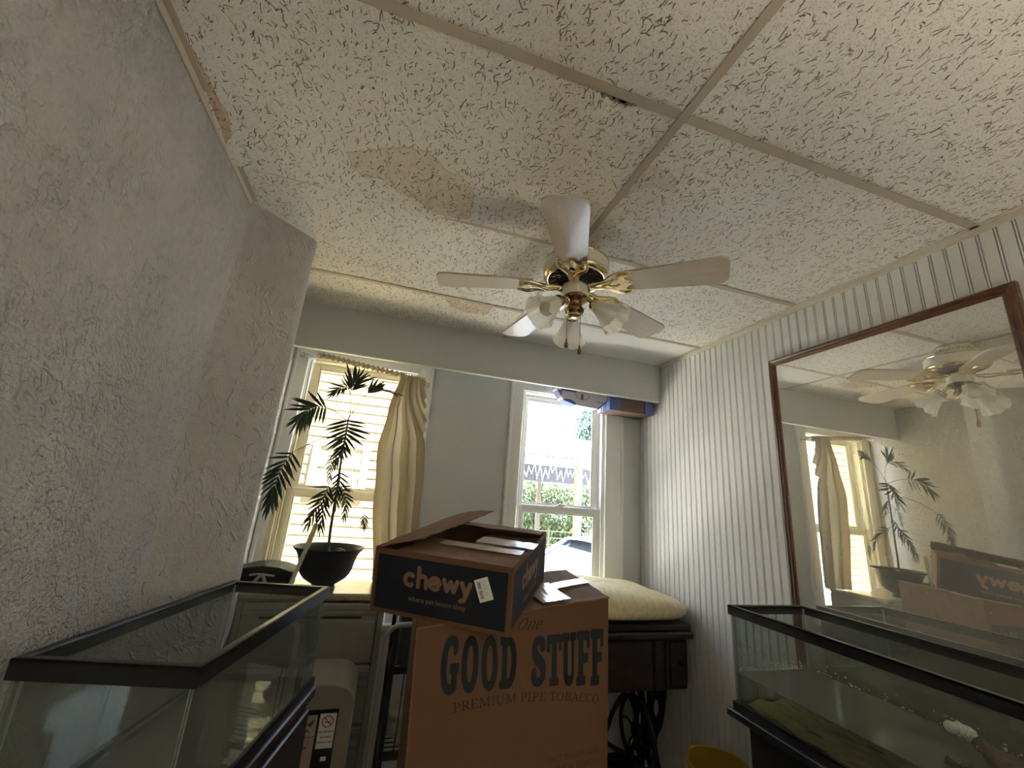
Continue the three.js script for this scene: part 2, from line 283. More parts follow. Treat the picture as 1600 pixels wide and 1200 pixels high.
// window wall with its two openings
const OY0 = 0.70, OY1 = 2.075, W1 = [-0.51, 0.115], W2 = [0.80, 1.41];
{
  const hole = ([a, b]) => [[a, OY0], [a, OY1], [b, OY1], [b, OY0]];
  const g = extrude([[XL - 0.2, -0.02], [XR + 0.2, -0.02], [XR + 0.2, 2.6], [XL - 0.2, 2.6]], 0.12, {}, [hole(W1), hole(W2)]);
  g.translate(0, 0, ZF - 0.12); const wf = struct('wall_front', uvBox(g), M.frontPaint);
  part('valance', boxAt(XL - 0.01, XR, YS, YC + 0.03, ZS - 0.02, ZS, 0.003), M.frontPaint, wf); part('cavity_top', boxAt(XL - 0.01, XR, YC - 0.01, YC + 0.03, ZS - 0.248, ZS - 0.02, 0.002), M.frontPaint, wf);
  part('valance_lip', boxAt(XL - 0.01, XR - 0.02, YS - 0.006, YS + 0.003, ZS - 0.022, ZS + 0.003, 0.002), M.trimPaint, wf);
}
function sash(name, x0, x1, y0, y1, z, top, bottom, parent) {
  const w = 0.045, d = 0.03, f = [boxAt(x0, x0 + w, y0, y1, z - d / 2, z + d / 2, 0.003), boxAt(x1 - w, x1, y0, y1, z - d / 2, z + d / 2, 0.003), boxAt(x0 + w - 0.003, x1 - w + 0.003, y1 - top, y1, z - d / 2, z + d / 2, 0.003), boxAt(x0 + w - 0.003, x1 - w + 0.003, y0, y0 + bottom, z - d / 2, z + d / 2, 0.003)];
  const s = part(name, merge(f), M.whitePaint, parent);
  part('pane', boxAt(x0 + w - 0.008, x1 - w + 0.008, y0 + bottom - 0.008, y1 - top + 0.008, z - 0.002, z + 0.002, 0.0005), M.glass, s);
  const b = [[x0 + w, x0 + w + 0.009, y0 + bottom, y1 - top], [x1 - w - 0.009, x1 - w, y0 + bottom, y1 - top], [x0 + w, x1 - w, y0 + bottom, y0 + bottom + 0.009], [x0 + w, x1 - w, y1 - top - 0.009, y1 - top]].map(([a, c, e, f2]) => boxAt(a, c, e, f2, z + 0.002, z + 0.011, 0.002));
  part('glazing_bead', merge(b), M.whitePaint, s);
  return s;
}
M.glass = phy({ color: new THREE.Color(0.97, 0.985, 0.98), transmission: 1, roughness: 0.02, ior: 1.5, thickness: 0 });
M.metal = std({ color: new THREE.Color(0.55, 0.5, 0.42), metalness: 1, roughness: 0.35 });
function makeWindow(name, [a, b], left, right) {
  const w = struct(name), zf = ZF - 0.001, YH = 2.165;
  part('casing', boxAt(a - left, a + 0.003, OY0 - 0.03, YH, zf, zf + 0.02, 0.004), M.whitePaint, w);
  part('casing', boxAt(b - 0.003, b + right, OY0 - 0.03, YH, zf, zf + 0.02, 0.004), M.whitePaint, w);
  part('casing_bead', boxAt(b + right - 0.022, b + right + 0.003, OY0 - 0.03, YH, zf, zf + 0.028, 0.006), M.whitePaint, w);
  part('casing_bead', boxAt(a - left - 0.003, a - left + 0.02, OY0 - 0.03, YH, zf, zf + 0.028, 0.006), M.whitePaint, w);
  part('head_casing', boxAt(a, b, OY1 - 0.003, YH, zf, zf + 0.02, 0.003), M.whitePaint, w); part('head_bead', boxAt(a - left, b + right, YH - 0.022, YH, zf + 0.018, zf + 0.03, 0.005), M.whitePaint, w);
  part('jamb', boxAt(a - 0.001, a + 0.012, OY0, OY1, ZF - 0.119, ZF + 0.004, 0.002), M.whitePaint, w);
  part('jamb', boxAt(b - 0.012, b + 0.001, OY0, OY1, ZF - 0.119, ZF + 0.004, 0.002), M.whitePaint, w);
  part('head_jamb', boxAt(a, b, OY1 - 0.01, OY1 + 0.001, ZF - 0.119, ZF + 0.004, 0.002), M.whitePaint, w);
  for (const x of [a + 0.012, b - 0.022]) part('stop', boxAt(x, x + 0.01, OY0, OY1 - 0.01, ZF - 0.02, ZF - 0.002, 0.003), M.whitePaint, w);
  for (const x of [a + 0.012, b - 0.022]) part('parting_strip', boxAt(x, x + 0.01, OY0, OY1 - 0.01, ZF - 0.064, ZF - 0.056, 0.002), M.whitePaint, w);
  part('stool', boxAt(a - left, b + right, OY0 - 0.03, OY0, ZF - 0.06, ZF + 0.05, 0.006), M.whitePaint, w);
  part('outer_sill', boxAt(a, b, OY0 - 0.02, OY0 + 0.008, ZF - 0.17, ZF - 0.06, 0.004), M.whitePaint, w);
  sash('upper_sash', a + 0.012, b - 0.012, 1.322, OY1 - 0.01, ZF - 0.08, 0.03, 0.035, w);
  const lo = sash('lower_sash', a + 0.012, b - 0.012, OY0 + 0.008, 1.35, ZF - 0.038, 0.04, 0.06, w);
  const cx = (a + b) / 2;
  part('sash_lock', merge([boxAt(cx - 0.03, cx + 0.03, 1.35, 1.356, ZF - 0.05, ZF - 0.026, 0.002), sweep([[cx - 0.01, 1.356, ZF - 0.038], [cx + 0.01, 1.364, ZF - 0.03], [cx + 0.028, 1.362, ZF - 0.024]], 0.005, 8, 8), new THREE.SphereGeometry(0.008, 10, 8).translate(cx + 0.03, 1.362, ZF - 0.023)]), M.metal, lo);
  return w;
}
struct('wall_half_added', boxAt(XL - 0.02, 1.2, 0, 1.02, 0.5, 0.6, 0.004), M.frontPaint);   // unseen partition added behind the camera to shade what stands low in the room
{ // window behind the camera
  const [a, b, c, d] = W3, w = struct('window_3'), z = ZB + 0.05;
  part('window_frame', merge([boxAt(a, a + 0.05, c, d, z - 0.02, z + 0.02), boxAt(b - 0.05, b, c, d, z - 0.02, z + 0.02), boxAt(a + 0.05, b - 0.05, d - 0.05, d, z - 0.02, z + 0.02), boxAt(a + 0.05, b - 0.05, c, c + 0.05, z - 0.02, z + 0.02), boxAt((a + b) / 2 - 0.025, (a + b) / 2 + 0.025, c + 0.05, d - 0.05, z - 0.02, z + 0.02)]), M.whitePaint, w);
  part('pane', boxAt(a + 0.045, (a + b) / 2 - 0.02, c + 0.045, d - 0.045, z - 0.002, z + 0.002, 0.0005), M.glass, w); part('pane', boxAt((a + b) / 2 + 0.02, b - 0.045, c + 0.045, d - 0.045, z - 0.002, z + 0.002, 0.0005), M.glass, w);
}
makeWindow('window_1', W1, 0.075, 0.09);
makeWindow('window_2', W2, 0.085, 0.13);

// ---------------------------------------------------------------- ceiling: slab, hung grid, tiles
const ceiling = struct('ceiling', boxAt(XL - 0.3, XR + 0.3, 2.46, 2.6, ZF - 0.12, ZB + 0.15), M.dark);
function tile(x0, x1, z0, z1, mat, opt = {}) {          // z0 far edge, z1 near edge
  const g = 0.0025, bot = YC + 0.0038, th = 0.015, nx = opt.n ?? 10, nz = Math.round((opt.n ?? 10) / 2), pos = [], uv = [], idx = [];
  x0 += g; x1 -= g; z0 -= opt.far ?? 0.004; z1 -= 0.012;
  const r = rng(77), jit = [...Array((nx + 1) * (nz + 1))].map(() => [(r() - 0.5) * 0.004, (r() - 0.5) * 0.004]);
  const X = (i) => lerp(x0, x1, i / nx), Z = (j) => lerp(z0, z1, j / nz), gone = (i, j) => opt.gone && opt.gone(X(i + 0.5), Z(j + 0.5));
  const vert = (i, j, top) => {
    let x = X(i), z = Z(j); const edge = i === 0 || j === 0 || i === nx || j === nz;
    if (opt.gone && !edge && (gone(i - 1, j - 1) || gone(i, j) || gone(i - 1, j) || gone(i, j - 1))) { x += jit[j * (nx + 1) + i][0]; z += jit[j * (nx + 1) + i][1]; }
    const y = bot + (top ? th : 0) - (opt.sag ? opt.sag(x, z) : 0);
    pos.push(x, y, z); uv.push((x - (opt.ux ?? x0)) / TW, 1 - (z - (opt.uz ?? z0)) / TH); return pos.length / 3 - 1;
  };
  const quad = (a, b, c, d) => idx.push(a, b, c, a, c, d), has = (i, j) => i >= 0 && j >= 0 && i < nx && j < nz && !gone(i, j);
  for (let j = 0; j < nz; j++) for (let i = 0; i < nx; i++) {
    if (!has(i, j)) continue;
    quad(vert(i, j), vert(i + 1, j), vert(i + 1, j + 1), vert(i, j + 1));
    if (!has(i, j - 1)) quad(vert(i, j, 1), vert(i + 1, j, 1), vert(i + 1, j), vert(i, j));
    if (!has(i, j + 1)) quad(vert(i, j + 1), vert(i + 1, j + 1), vert(i + 1, j + 1, 1), vert(i, j + 1, 1));
    if (!has(i - 1, j)) quad(vert(i, j + 1), vert(i, j + 1, 1), vert(i, j, 1), vert(i, j));
    if (!has(i + 1, j)) quad(vert(i + 1, j), vert(i + 1, j, 1), vert(i + 1, j + 1, 1), vert(i + 1, j + 1));
    if (opt.n < 40 || !opt.n) quad(vert(i, j + 1, 1), vert(i + 1, j + 1, 1), vert(i + 1, j, 1), vert(i, j, 1));
  }
  const geo = new THREE.BufferGeometry(); geo.setAttribute('position', new THREE.Float32BufferAttribute(pos, 3)); geo.setAttribute('uv', new THREE.Float32BufferAttribute(uv, 2)); geo.setIndex(idx);
  const q = geo.toNonIndexed(); q.computeVertexNormals();
  return part('ceiling_tile', q, mat, ceiling);
}
const chip = [[0.354, 0], [0.362, 0.012], [0.371, 0.016], [0.376, 0.008], [0.386, 0.013], [0.395, 0.018], [0.411, 0.015], [0.42, 0.022], [0.429, 0.02], [0.436, 0.009], [0.444, 0.006], [0.452, 0]];
const notch = (x, z) => { if (x < 0.354 || x > 0.452 || z < -0.72) return false; const k = chip.findIndex((c) => c[0] > x), [a, b] = [chip[k - 1], chip[k]]; return z > -0.676 - lerp(a[1], b[1], (x - a[0]) / (b[0] - a[0])); };   // chipped edge
const sagT2 = (x, z) => 0.021 * sstep(-0.95, -1.262, z) * (1 - sstep(-0.1, 0.3, x)) * (0.75 + 0.25 * Math.sin(x * 9 + 2)) + 0.004 * sstep(-0.9, -1.2, z);
for (let k = -3; k <= 3; k++) {
  const z0 = k === 3 ? ZS - 0.004 : zRow(k), z1 = zRow(k - 1);
  const lm = k === 1 ? M.tileStain1 : k === 3 ? M.tileStain2 : M.tiles[(k + 9) % 2], rm = k === 1 ? M.tileStain3 : k === 3 ? M.tileSmooth : M.tiles[(k + 10) % 2];
  tile(XL, XC + TEE / 2, z0, z1, lm, { ux: XL, uz: zRow(k), ...(k === 1 ? { n: 230, gone: (x, z) => notch(x, z), sag: sagT2 } : {}) });
  tile(XC + TEE / 2, XR - (k === 3 ? 0.018 : 0), z0, z1, rm, { ux: XC, uz: zRow(k) });
}
tile(XL, XC + TEE / 2, zRow(-4) , ZB, M.tiles[0]); tile(XC + TEE / 2, XR, zRow(-4), ZB, M.tiles[1]);
const tee = (x0, x1, z0, z1) => { const cx = (x0 + x1) / 2, cz = (z0 + z1) / 2, along = x1 - x0 > z1 - z0; return part('ceiling_tee', merge([boxAt(x0, x1, YC, YC + 0.0016, z0, z1, 0.0006), along ? boxAt(x0, x1, YC + 0.001, YC + 0.03, cz - 0.001, cz + 0.001, 0.0003) : boxAt(cx - 0.001, cx + 0.001, YC + 0.001, YC + 0.03, z0, z1, 0.0003)]), M.tee, ceiling); };
for (let k = -4; k <= 2; k++) { const z = zRow(k); tee(XL, XC - 0.0005, z - TEE, z); tee(XC + TEE + 0.0005, XR, z - TEE, z); }
tee(XC, XC + TEE, ZS, ZB);
struct('trim_1', merge([boxAt(XR - 0.022, XR - 0.0005, YC, YC + 0.0016, ZS, ZB, 0.0006), boxAt(XR - 0.006, XR - 0.0002, YC - 0.022, YC + 0.001, ZS, ZB, 0.001)]), M.cream);
struct('trim_2', merge([boxAt(XL, XL + 0.022, YC, YC + 0.0016, -1.455, ZB, 0.0006), boxAt(XL + 0.001, XL + 0.006, YC - 0.02, YC + 0.001, -1.455, ZB, 0.001)]), M.tee);
// ---------------------------------------------------------------- outdoors
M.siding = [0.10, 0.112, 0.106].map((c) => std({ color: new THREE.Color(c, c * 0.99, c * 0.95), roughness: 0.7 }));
M.concrete = std({ color: new THREE.Color(0.70, 0.67, 0.61), roughness: 0.95, map: byteTex(256, 256, (u, v) => { const n = fbm(u * 8, v * 8, 4, 8) * 30; return [225 + n, 225 + n, 222 + n]; }, 0.3, 0.3) });
M.foliage = std({ color: new THREE.Color(0.10, 0.15, 0.075), roughness: 0.8, side: THREE.DoubleSide });
M.treeLeaf = std({ color: new THREE.Color(0.05, 0.10, 0.095), roughness: 0.7, side: THREE.DoubleSide });
M.bark = std({ color: new THREE.Color(0.16, 0.11, 0.08), roughness: 0.9 });
const GY0 = -0.5;
struct('ground', boxAt(-30, 40, GY0 - 0.2, GY0 - 0.001, -60, 40, 0.01), M.concrete);
struct('wall_yard_added', boxAt(-9, 12, GY0, 3.6, 5.6, 5.8, 0.01), std({ color: new THREE.Color(0.05, 0.06, 0.04), roughness: 0.9 }));   // added out of view to block low sky light through the back window
{ // clapboard house across the side yard
  const h = thing('neighbouring_house', 'white clapboard house wall seen through the sheer curtain', 'house', [0, GY0, -5.0]);
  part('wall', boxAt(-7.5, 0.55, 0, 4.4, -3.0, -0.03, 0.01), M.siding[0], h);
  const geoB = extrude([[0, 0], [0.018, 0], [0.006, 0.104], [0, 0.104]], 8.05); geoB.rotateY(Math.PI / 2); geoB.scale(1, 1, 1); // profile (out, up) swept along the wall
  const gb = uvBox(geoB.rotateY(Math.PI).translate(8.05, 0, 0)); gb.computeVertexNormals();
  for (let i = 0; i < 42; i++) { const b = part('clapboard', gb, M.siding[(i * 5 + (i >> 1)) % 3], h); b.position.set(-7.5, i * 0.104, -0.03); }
  const w = part('window', merge([boxAt(-0.78, -0.70, 1.80, 2.36, -0.02, 0.05), boxAt(-0.26, -0.18, 1.80, 2.36, -0.02, 0.05), boxAt(-0.70, -0.26, 2.28, 2.36, -0.02, 0.05), boxAt(-0.70, -0.26, 1.80, 1.88, -0.02, 0.05), boxAt(-0.70, -0.26, 2.06, 2.10, -0.02, 0.04)]), std({ color: new THREE.Color(0.16, 0.17, 0.18), roughness: 0.6 }), h);
  part('pane', boxAt(-0.70, -0.26, 1.88, 2.28, -0.01, 0.025, 0.001), std({ color: new THREE.Color(0.14, 0.16, 0.18), roughness: 0.4 }), w);
}
M.shingle = [0.20, 0.24, 0.22].map((c) => std({ color: new THREE.Color(c, c * 0.97, c * 0.92), roughness: 0.9 }));
M.lumber = std({ color: new THREE.Color(0.16, 0.095, 0.055), roughness: 0.8 });
M.greyLumber = std({ color: new THREE.Color(0.07, 0.06, 0.055), roughness: 0.85 });
{ // carport across the drive
  const c = thing('carport', 'pale roofed carport on wooden posts across the driveway', 'carport', [0, 0, -7.0]);
  const pitch = 0.26, roofLen = 3.6;
  part('rafter_deck', boxAt(1.4, 6.5, -0.05, 0, -roofLen, 0.02, 0.005).rotateX(pitch).translate(0, 2.17, 0), M.greyLumber, c);
  part('fascia', boxAt(1.4, 6.5, 2.03, 2.15, 0.02, 0.05, 0.004), M.whitePaint, c);
  const sg = [0, 1, 2].map((k) => cbox(0.235 + k * 0.02, 0.012, 0.24, 0.003));
  for (let j = 0; j < 13; j++) for (let i = 0; i < 20; i++) { const s = part('shingle', sg[(i * 3 + j) % 3], M.shingle[(i * 5 + j * 7 + (i * j >> 2)) % 3], c); const t = j * 0.27 + 0.02; s.position.set(1.55 + i * 0.255 + (j % 2) * 0.12, 2.185 + Math.sin(pitch) * t, 0.0 - Math.cos(pitch) * t); s.rotation.x = pitch - 0.03; }
  part('post', boxAt(3.34, 3.45, GY0, 2.05, -0.08, 0.03, 0.006), M.lumber, c);
  part('post', boxAt(2.92, 2.99, GY0, 2.05, -0.9, -0.82, 0.006), M.greyLumber, c);
  part('post', boxAt(5.9, 6.01, GY0, 2.05, -0.08, 0.03, 0.006), M.lumber, c);
  part('shade_strip', boxAt(1.5, 6.4, 1.74, 2.06, -0.9, -0.8, 0.005), std({ color: new THREE.Color(0.05, 0.055, 0.085), roughness: 0.9 }), c);  // dark strip painted in for the shade under the carport roof
}
{ // icicle lights under the fascia
  const r = rng(31), list = [], bulbs = []; let prev = null;
  for (let i = 0; i < 30; i++) { const x = 2.15 + i * 0.05 + (r() - 0.5) * 0.03, y = 2.03 - (i % 2 ? 0.01 + r() * 0.1 : 0.10 + r() * 0.22); if (prev) list.push(sweep([prev, [(prev[0] + x) / 2, (prev[1] + y) / 2 - 0.02, -6.93], [x, y, -6.93]], 0.0026, 5, 6)); prev = [x, y, -6.93]; bulbs.push(new THREE.IcosahedronGeometry(0.010, 0).translate(x, y - 0.015, -6.93)); }
  const s = solo('string_lights', merge(list), M.whitePaint, 'white icicle string lights hanging under the carport fascia', 'lights');
  part('bulbs', merge(bulbs), std({ color: new THREE.Color(0.9, 0.9, 0.85), roughness: 0.3 }), s);
}
{ // shed beyond
  const s = thing('shed', 'small white gabled shed far behind the carport posts', 'shed', [6.0, GY0, -16]);
  part('wall', extrude([[-0.62, 0], [0.62, 0], [0.62, 2.15], [0, 2.72], [-0.62, 2.15]], 1.6).translate(0, 0, -1.6), M.siding[1], s);
  part('roof', merge([boxAt(-1.0, 0, -0.03, 0.03, -1.7, 0.12).rotateZ(0.74).translate(0, 2.76, 0), boxAt(0, 1.0, -0.03, 0.03, -1.7, 0.12).rotateZ(-0.74).translate(0, 2.76, 0)]), M.whitePaint, s);
}
function leafCloud(n, seed, size, place) {
  const r = rng(seed), pos = [];
  for (let i = 0; i < n; i++) {
    const c = place(r), a = r() * 6.283, b = (r() - 0.5) * 2.6, s = size * (0.6 + r() * 0.8), d = V(Math.cos(a) * Math.cos(b), Math.sin(b), Math.sin(a) * Math.cos(b)), e = V(-Math.sin(a), (r() - 0.5), Math.cos(a)).normalize();
    const p0 = c, p1 = c.clone().addScaledVector(d, s).addScaledVector(e, s * 0.35), p2 = c.clone().addScaledVector(d, s * 2), p3 = c.clone().addScaledVector(d, s).addScaledVector(e, -s * 0.35);
    for (const q of [p0, p1, p2, p0, p2, p3]) pos.push(q.x, q.y, q.z);
  }
  const g = new THREE.BufferGeometry(); g.setAttribute('position', new THREE.Float32BufferAttribute(pos, 3)); g.computeVertexNormals(); return g;
}
{
  const t = thing('tree', 'tall leafy tree rising behind the carport roof', 'tree', [7.9, GY0, -14]);
  part('trunk', sweep([[0, 0, 0], [0.1, 2, 0], [-0.1, 4, 0.1], [0, 5.2, 0]], (u) => 0.22 - 0.12 * u, 10, 12), M.bark, t);
  part('crown', leafCloud(9000, 41, 0.09, (r) => { const a = r() * 6.283, u = r() * 2 - 1, q = Math.pow(r(), 0.45), s = Math.sqrt(1 - u * u); const k = 0.85 + 0.3 * noise(Math.cos(a) * 3, u * 3 + 5); return V(Math.cos(a) * s * 1.55 * q * k, 4.6 + u * 1.7 * q * k, Math.sin(a) * s * 1.5 * q * k); }), M.treeLeaf, t).userData.kind = 'stuff';
  const h = thing('hedge', 'low green hedge behind a wire fence across the drive', 'hedge', [0, GY0, -9.2]);
  part('foliage', leafCloud(9000, 43, 0.05, (r) => V(2.4 + r() * 1.9, 0.75 + Math.pow(r(), 0.7) * 0.72, (r() - 0.5) * 0.7)), M.foliage, h).userData.kind = 'stuff';
  part('stem', merge([2.6, 3.0, 3.4, 3.8, 4.2].map((x) => sweep([[x, 0, 0], [x + 0.05, 0.6, 0.05], [x, 1.2, 0]], 0.02, 6, 8))), M.bark, h);
  const b = thing('bush', 'dark leafy bush growing at the far side of the carport', 'bush', [0, GY0, -11.5]);
  part('foliage', leafCloud(14000, 47, 0.07, (r) => V(3.2 + r() * 3.8, 0.3 + r() * 2.2, (r() - 0.5) * 0.9)), M.foliage, b).userData.kind = 'stuff';
  part('stem', merge([3.6, 4.4, 5.2, 6.0].map((x) => sweep([[x, 0, 0], [x + 0.08, 0.9, 0.05], [x, 1.8, 0]], 0.03, 6, 8))), M.bark, b);
  const f = thing('wire_fence', 'low wire fence in front of the green hedge', 'fence', [0, GY0, -8.4]);
  for (let i = 0; i < 5; i++) part('fence_post', boxAt(2.2 + i * 0.6, 2.24 + i * 0.6, 0, 1.32, -0.02, 0.02), M.greyLumber, f);
  for (let i = 0; i < 7; i++) part('wire', boxAt(2.2, 4.64, 0.5 + i * 0.13, 0.506 + i * 0.13, -0.004, 0.004, 0.001), M.metal, f);
}
{ // parked car, its windscreen towards the left
  const body = phy({ color: new THREE.Color(0.09, 0.115, 0.16), metalness: 0.2, roughness: 0.35, clearcoat: 0.8, clearcoatRoughness: 0.1 }), glassM = phy({ color: new THREE.Color(0.05, 0.06, 0.07), roughness: 0.08, clearcoat: 0.5 }), tyre = M.dark, chrome = std({ color: new THREE.Color(0.7, 0.7, 0.72), metalness: 1, roughness: 0.25 });
  const car = thing('car', 'silver blue car parked on the drive outside the window', 'car', [2.92, GY0, -5.0], 0.1);
  const side = (o) => extrude(o, 1.0).translate(0, 0, -0.5);
  const lower = new THREE.Shape(); lower.moveTo(-2.1, 0.28); lower.lineTo(2.1, 0.28); lower.quadraticCurveTo(2.2, 0.7, 2.02, 0.92); lower.lineTo(1.2, 0.98); lower.lineTo(-1.1, 0.96); lower.quadraticCurveTo(-2.05, 0.9, -2.15, 0.6); lower.lineTo(-2.1, 0.28);
  const lg = new THREE.ExtrudeGeometry(lower, { depth: 1.56, bevelEnabled: true, bevelSize: 0.08, bevelThickness: 0.08, bevelSegments: 4, curveSegments: 12 }).translate(0, 0, -0.78);
  part('body', lg, body, car);
  const cab = (x0, x1, x2, x3, y0, y1, w0, w1, c) => { const P = [[x0, y0, -w0], [x3, y0, -w0], [x3, y0, w0], [x0, y0, w0], [x1, y1, -w1], [x2, y1, -w1], [x2, y1, w1], [x1, y1, w1]].map((q) => V(...q)); return new ConvexGeometry(P); };
  part('cabin_glass', cab(-0.95, -0.25, 0.95, 1.55, 0.93, 1.40, 0.76, 0.60), glassM, car);
  part('roof', surf(16, 12, (u, v) => { const x = lerp(-0.36, 1.05, u), w = 0.62 - 0.05 * Math.pow(Math.abs(u - 0.5) * 2, 3); return V(x, 1.395 + 0.05 * Math.sin(u * Math.PI) * 0.8 + 0.03 * (1 - Math.pow(2 * v - 1, 2)), lerp(w, -w, v)); }), phy({ color: new THREE.Color(0.09, 0.115, 0.16), metalness: 0.2, roughness: 0.35, clearcoat: 0.8, clearcoatRoughness: 0.1, side: THREE.DoubleSide }), car);
  for (const s of [-1, 1]) {
    part('pillar', merge([sweep([[-0.95, 0.94, s * 0.755], [-0.6, 1.2, s * 0.69], [-0.27, 1.405, s * 0.6]], 0.035, 8, 10), sweep([[0.42, 0.94, s * 0.77], [0.42, 1.41, s * 0.615]], 0.04, 8, 6), sweep([[1.53, 0.94, s * 0.755], [1.2, 1.25, s * 0.67], [0.95, 1.405, s * 0.6]], 0.06, 8, 10), sweep([[-0.3, 1.4, s * 0.605], [0.4, 1.43, s * 0.61], [1.0, 1.4, s * 0.6]], 0.025, 8, 10)]), body, car);
    for (const x of [-1.35, 1.35]) { const w = part('wheel', lathe([[0.06, -0.1], [0.29, -0.11], [0.32, -0.07], [0.32, 0.07], [0.29, 0.11], [0.06, 0.1]], 28).rotateX(Math.PI / 2).translate(x, 0.32, s * 0.76), tyre, car); part('hubcap', lathe([[0.001, 0.115], [0.1, 0.12], [0.2, 0.112], [0.2, 0.09]], 20).rotateX(s * Math.PI / 2).translate(x, 0.32, s * 0.76), chrome, w); }
  }
  part('headlamp', new THREE.SphereGeometry(0.12, 14, 10).scale(0.5, 0.6, 1).translate(-2.05, 0.68, 0.6), chrome, car);
  part('mirror', new THREE.SphereGeometry(0.09, 12, 10).scale(0.6, 0.7, 1).translate(-0.72, 1.0, 0.92), body, car);
  part('roof_rack', merge([sweep([[0.1, 1.44, 0.5], [0.1, 1.5, 0.5], [0.9, 1.5, 0.5], [0.9, 1.42, 0.5]], 0.012, 6, 16), sweep([[0.1, 1.44, -0.5], [0.1, 1.5, -0.5], [0.9, 1.5, -0.5], [0.9, 1.42, -0.5]], 0.012, 6, 16)]), chrome, car);
}

// ---------------------------------------------------------------- ceiling fan
M.brass = std({ color: new THREE.Color(0.80, 0.68, 0.42), metalness: 1, roughness: 0.16 });
M.bronze = std({ color: new THREE.Color(0.30, 0.19, 0.11), metalness: 1, roughness: 0.2 });
M.enamel = phy({ color: new THREE.Color(0.70, 0.66, 0.56), roughness: 0.3, clearcoat: 0.4, clearcoatRoughness: 0.15 });
M.blade = phy({ map: byteTex(512, 128, (u, v) => { const n = noise(u * 4, v * 60, 4, 60) * 7 + noise(u * 30, v * 110, 30, 110) * 5; return [198 + n, 184 + n, 164 + n]; }, 2, 4), roughness: 0.38, clearcoat: 0.85, clearcoatRoughness: 0.16 });
M.frosted = phy({ color: new THREE.Color(0.92, 0.90, 0.84), roughness: 0.75, transmission: 0.45, thickness: 0, side: THREE.DoubleSide, clearcoat: 0.3, clearcoatRoughness: 0.3 });
M.bulb = phy({ color: new THREE.Color(0.80, 0.79, 0.76), roughness: 0.3 });
